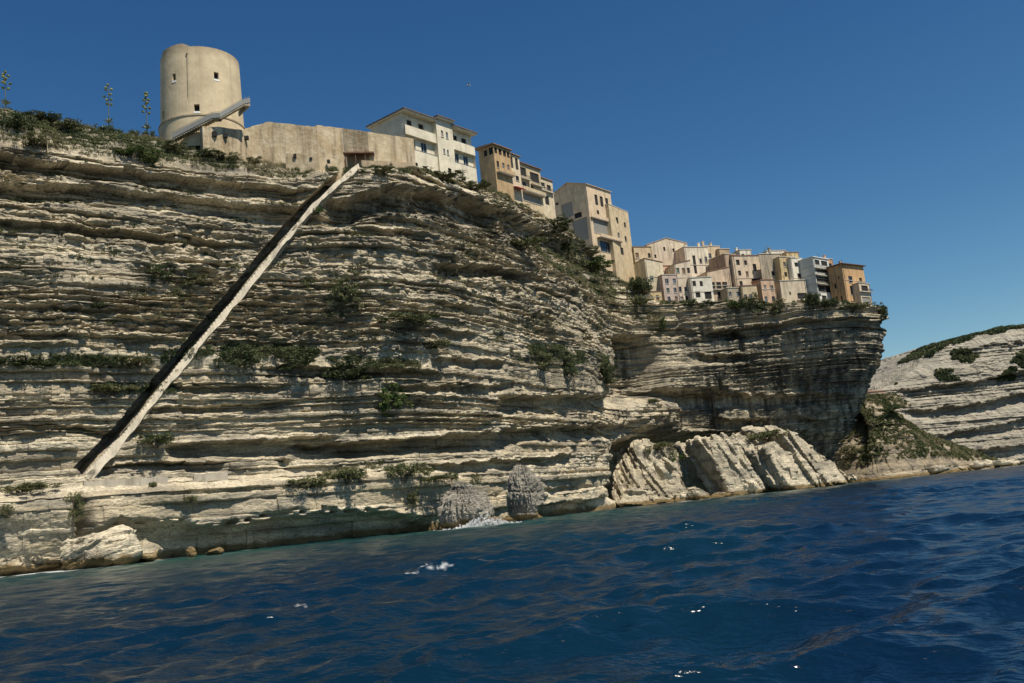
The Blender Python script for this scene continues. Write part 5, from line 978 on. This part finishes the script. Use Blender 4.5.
mh = ((hr > headland.nrow - 5) & (hr < headland.nrow + 55) & (hx < 1060) & (hx > 895) & (hn > -.3)) | ((hx < 1060) & (hx > 890) & (hn > .25) & (hy < 380))
scrub('headland_scrub', 'dark green maquis covering the top of the far headland', mh, 3200, LEAF_DARK, headland, 8, size=.12, rad=(.15, .4))
qx, qy = promontory.pxf, promontory.pyf; qr = np.arange(qx.shape[0])[:, None] + 0 * qx; qn = fbm(promontory.P[..., 0] / 7, promontory.P[..., 2] / 5, o=3, seed=7)
mp_ = (qr > 45) & (qn > -.28) & (qx > 840)
scrub('promontory_scrub', 'brown and green scrub over the low promontory in front of the headland', mp_, 5200, LEAF, promontory, 9, size=.1, rad=(.15, .42))

# agaves: flowering stalks and rosettes
AG = flatmat('agave leaf', (.20, .25, .17), .6); AGS = flatmat('agave stalk', (.13, .13, .06)); AGF = flatmat('agave flower', (.20, .22, .07))
def rosette_mb(r, rng):
    m_ = MB()
    for i in range(22):
        a = 2 * pi * i / 22 + rng.uniform(-.2, .2); e = rng.uniform(.2, 1.3); L_ = r * rng.uniform(.8, 1.1); d = Vector((cos(a) * cos(e), sin(a) * cos(e), sin(e))); s = Vector((-sin(a), cos(a), 0)); b = r * .10; n_ = d.cross(s)
        mid = d * L_ * .5 + Vector((0, 0, .05 * r)); tip = d * L_ - Vector((0, 0, .08 * r)); m_.add([s * b * .6, -s * b * .6, mid + s * b, mid - s * b, tip, n_ * b * .5, mid + n_ * b * .4], [(0, 1, 3, 2), (2, 3, 4), (0, 2, 6, 5), (1, 5, 6, 3), (2, 4, 6), (3, 6, 4)])
    return m_
def agave_stalk(label, px, yt, yb, Y, seed):
    rng = random.Random(seed); p = at(px, yb, Y); top = at(px - 1, yt, Y); Hh = top[2] - p[2]; root = empty('agave', p, 0, label, 'agave', 'flowering agaves on the skyline'); fl = MB(); st = MB()
    lean = rng.uniform(-.06, .06) * Hh; st.tube((-lean * .5, 0, -5), ((top[0] - p[0]) + lean * .3, 0, Hh), .10, .04, 6)
    for k_ in range(rng.choice((11, 13, 15))):
        f = .42 + .58 * k_ / 12; f = min(1, f); z = Hh * f; x0 = (top[0] - p[0]) * f; r = (.95 - .75 * ((f - .5) / .5) ** 2 * (f > .5)) * Hh * rng.uniform(.06, .13); a = k_ * 2.4 + rng.uniform(-.4, .4); q = Vector((x0 + r * cos(a), r * sin(a), z + r * .35)); st.tube((x0, 0, z), q, .035, .025, 4)
        fr = [(Vector((.24 * s1 * cos(b1), .24 * s1 * sin(b1), z1 + rng.uniform(-.04, .04)))) for z1, s1 in ((-.12, .5), (0, 1.0), (.14, 1.1), (.26, .45)) for b1 in [2 * pi * j / 7 + rng.uniform(-.2, .2) for j in range(7)]]; fc = MB(); fc.add([q + v * rng.uniform(.85, 1.2) for v in fr], [(l * 7 + j, l * 7 + (j + 1) % 7, l * 7 + 7 + (j + 1) % 7, l * 7 + 7 + j) for l in range(3) for j in range(7)] + [tuple(range(7))[::-1], tuple(range(21, 28))]); fc.build('flower_cluster', AGF, root)
    st.build('stalk', AGS, root); rosette_mb(1.3, rng).build('leaves', AG, root)
Ya = RY(60) + 15
agave_stalk('flowering agave stalk at the left edge of the photo', 6, 70, 105, RY(6) + 15, 1)
agave_stalk('tallest flowering agave stalk, middle of the three on the skyline', 109, 83, 123, RY(109) + 15, 2)
agave_stalk('flowering agave stalk nearest the round tower', 147, 94, 129, RY(147) + 15, 3)
rr_ = random.Random(9); rosM = [rosette_mb(1.0, random.Random(i)) for i in range(3)]; rm_ = []
for m_ in rosM: me = bpy.data.meshes.new('agave_leaves'); me.from_pydata(m_.v, [], m_.f); me.update(); me.materials.append(AG); rm_.append(me)
top = (ridx > nr + 8) & (ridx < nr + 64)
def rosette(px_, py_, s, label, group):
    d = np.where(top, (px - px_) ** 2 + (py - py_) ** 2, 1e9); i = np.unravel_index(np.argmin(d), d.shape); p = cliff.P[i]
    o = link(rm_[rr_.randrange(3)], 'agave_plant', None); o.location = tuple(p + np.array([0, 0, .1])); o.scale = (s, s, s * rr_.uniform(.8, 1.2)); o.rotation_euler = (0, 0, rr_.uniform(0, 6)); tag(o, label, 'agave', group)
for i in range(34): rosette(rr_.uniform(60, 158), rr_.uniform(122, 140), rr_.uniform(.7, 1.3), 'blue-green agave rosette in the dense patch on the slope left of the round tower', 'agave rosettes left of the tower')
for i in range(9): rosette(rr_.uniform(194, 222), rr_.uniform(142, 150), rr_.uniform(.7, 1.1), 'blue-green agave rosette in the small patch below the outside stair of the tower', 'agave rosettes below the tower stair')

# a distant gull
def gull():
    p = at(468.5, 85, 120); root = empty('seagull', p, radians(20), 'tiny pale seagull flying high in the open sky', 'bird')
    import bmesh
    rings = [(-.24, .01), (-.15, .05), (0, .075), (.12, .06), (.19, .045), (.24, .045), (.29, .012)]; V = []; Fc = []
    for x, r in rings: V += [(x, r * cos(2 * pi * i / 8), r * sin(2 * pi * i / 8) * .9) for i in range(8)]
    for k_ in range(len(rings) - 1): Fc += [(k_ * 8 + i, k_ * 8 + (i + 1) % 8, (k_ + 1) * 8 + (i + 1) % 8, (k_ + 1) * 8 + i) for i in range(8)]
    mb = MB(); mb.add(V, Fc); mb.add([(-.22, -.02, 0), (-.22, .02, 0), (-.4, .07, 0), (-.4, -.07, 0)], [(0, 1, 2, 3)])
    for s_ in (-1, 1):
        pts = [(.10, .04, .02), (.16, .28, .12), (.08, .52, .08), (-.05, .72, .02)]; bk = [(-.08, .04, .02), (-.02, .28, .11), (-.06, .5, .07), (-.08, .7, .02)]
        mb.add([(a, b * s_, c) for a, b, c in pts] + [(a, b * s_, c) for a, b, c in bk] + [(a, b * s_, c - .02) for a, b, c in pts], [(0, 1, 5, 4), (1, 2, 6, 5), (2, 3, 7, 6), (0, 8, 9, 1), (1, 9, 10, 2), (2, 10, 11, 3), (8, 4, 5, 9), (9, 5, 6, 10), (10, 6, 7, 11)])
    mb.build('body', flatmat('white feathers', (.7, .72, .72)), root); MB().tube((.28, 0, 0), (.35, 0, -.01), .015, .005).build('beak', flatmat('beak', (.6, .4, .08)), root)
gull()

# surf thrown up on the wide shaggy rock
def splash():
    rng = np.random.RandomState(3); c_ = at(484, 527, 153); C = []; R = []
    for i in range(260): t_ = rng.uniform(0, 1); x = rng.normal(0, 2.6); C.append((x - 1.5 * 0, rng.normal(0, .6), abs(rng.normal(0, .9)) * math.exp(-(x / 2.8) ** 2) + .05)); R.append(rng.uniform(.05, .28))
    V, Fc, idx = leaf_cloud(np.array(C), np.array(R), 9000, .07, rng, flat=1); o = link(npmesh('surf', V, Fc), 'surf', flatmat('white foam', (.8, .82, .82), .6)); o.location = (c_[0], c_[1], 0); tag(o, 'white surf splashing against the wide shaggy rock', 'surf', kind='stuff')
splash()
SHORE_ROCKS = globals().get('SHORE_ROCKS', [])
sea()
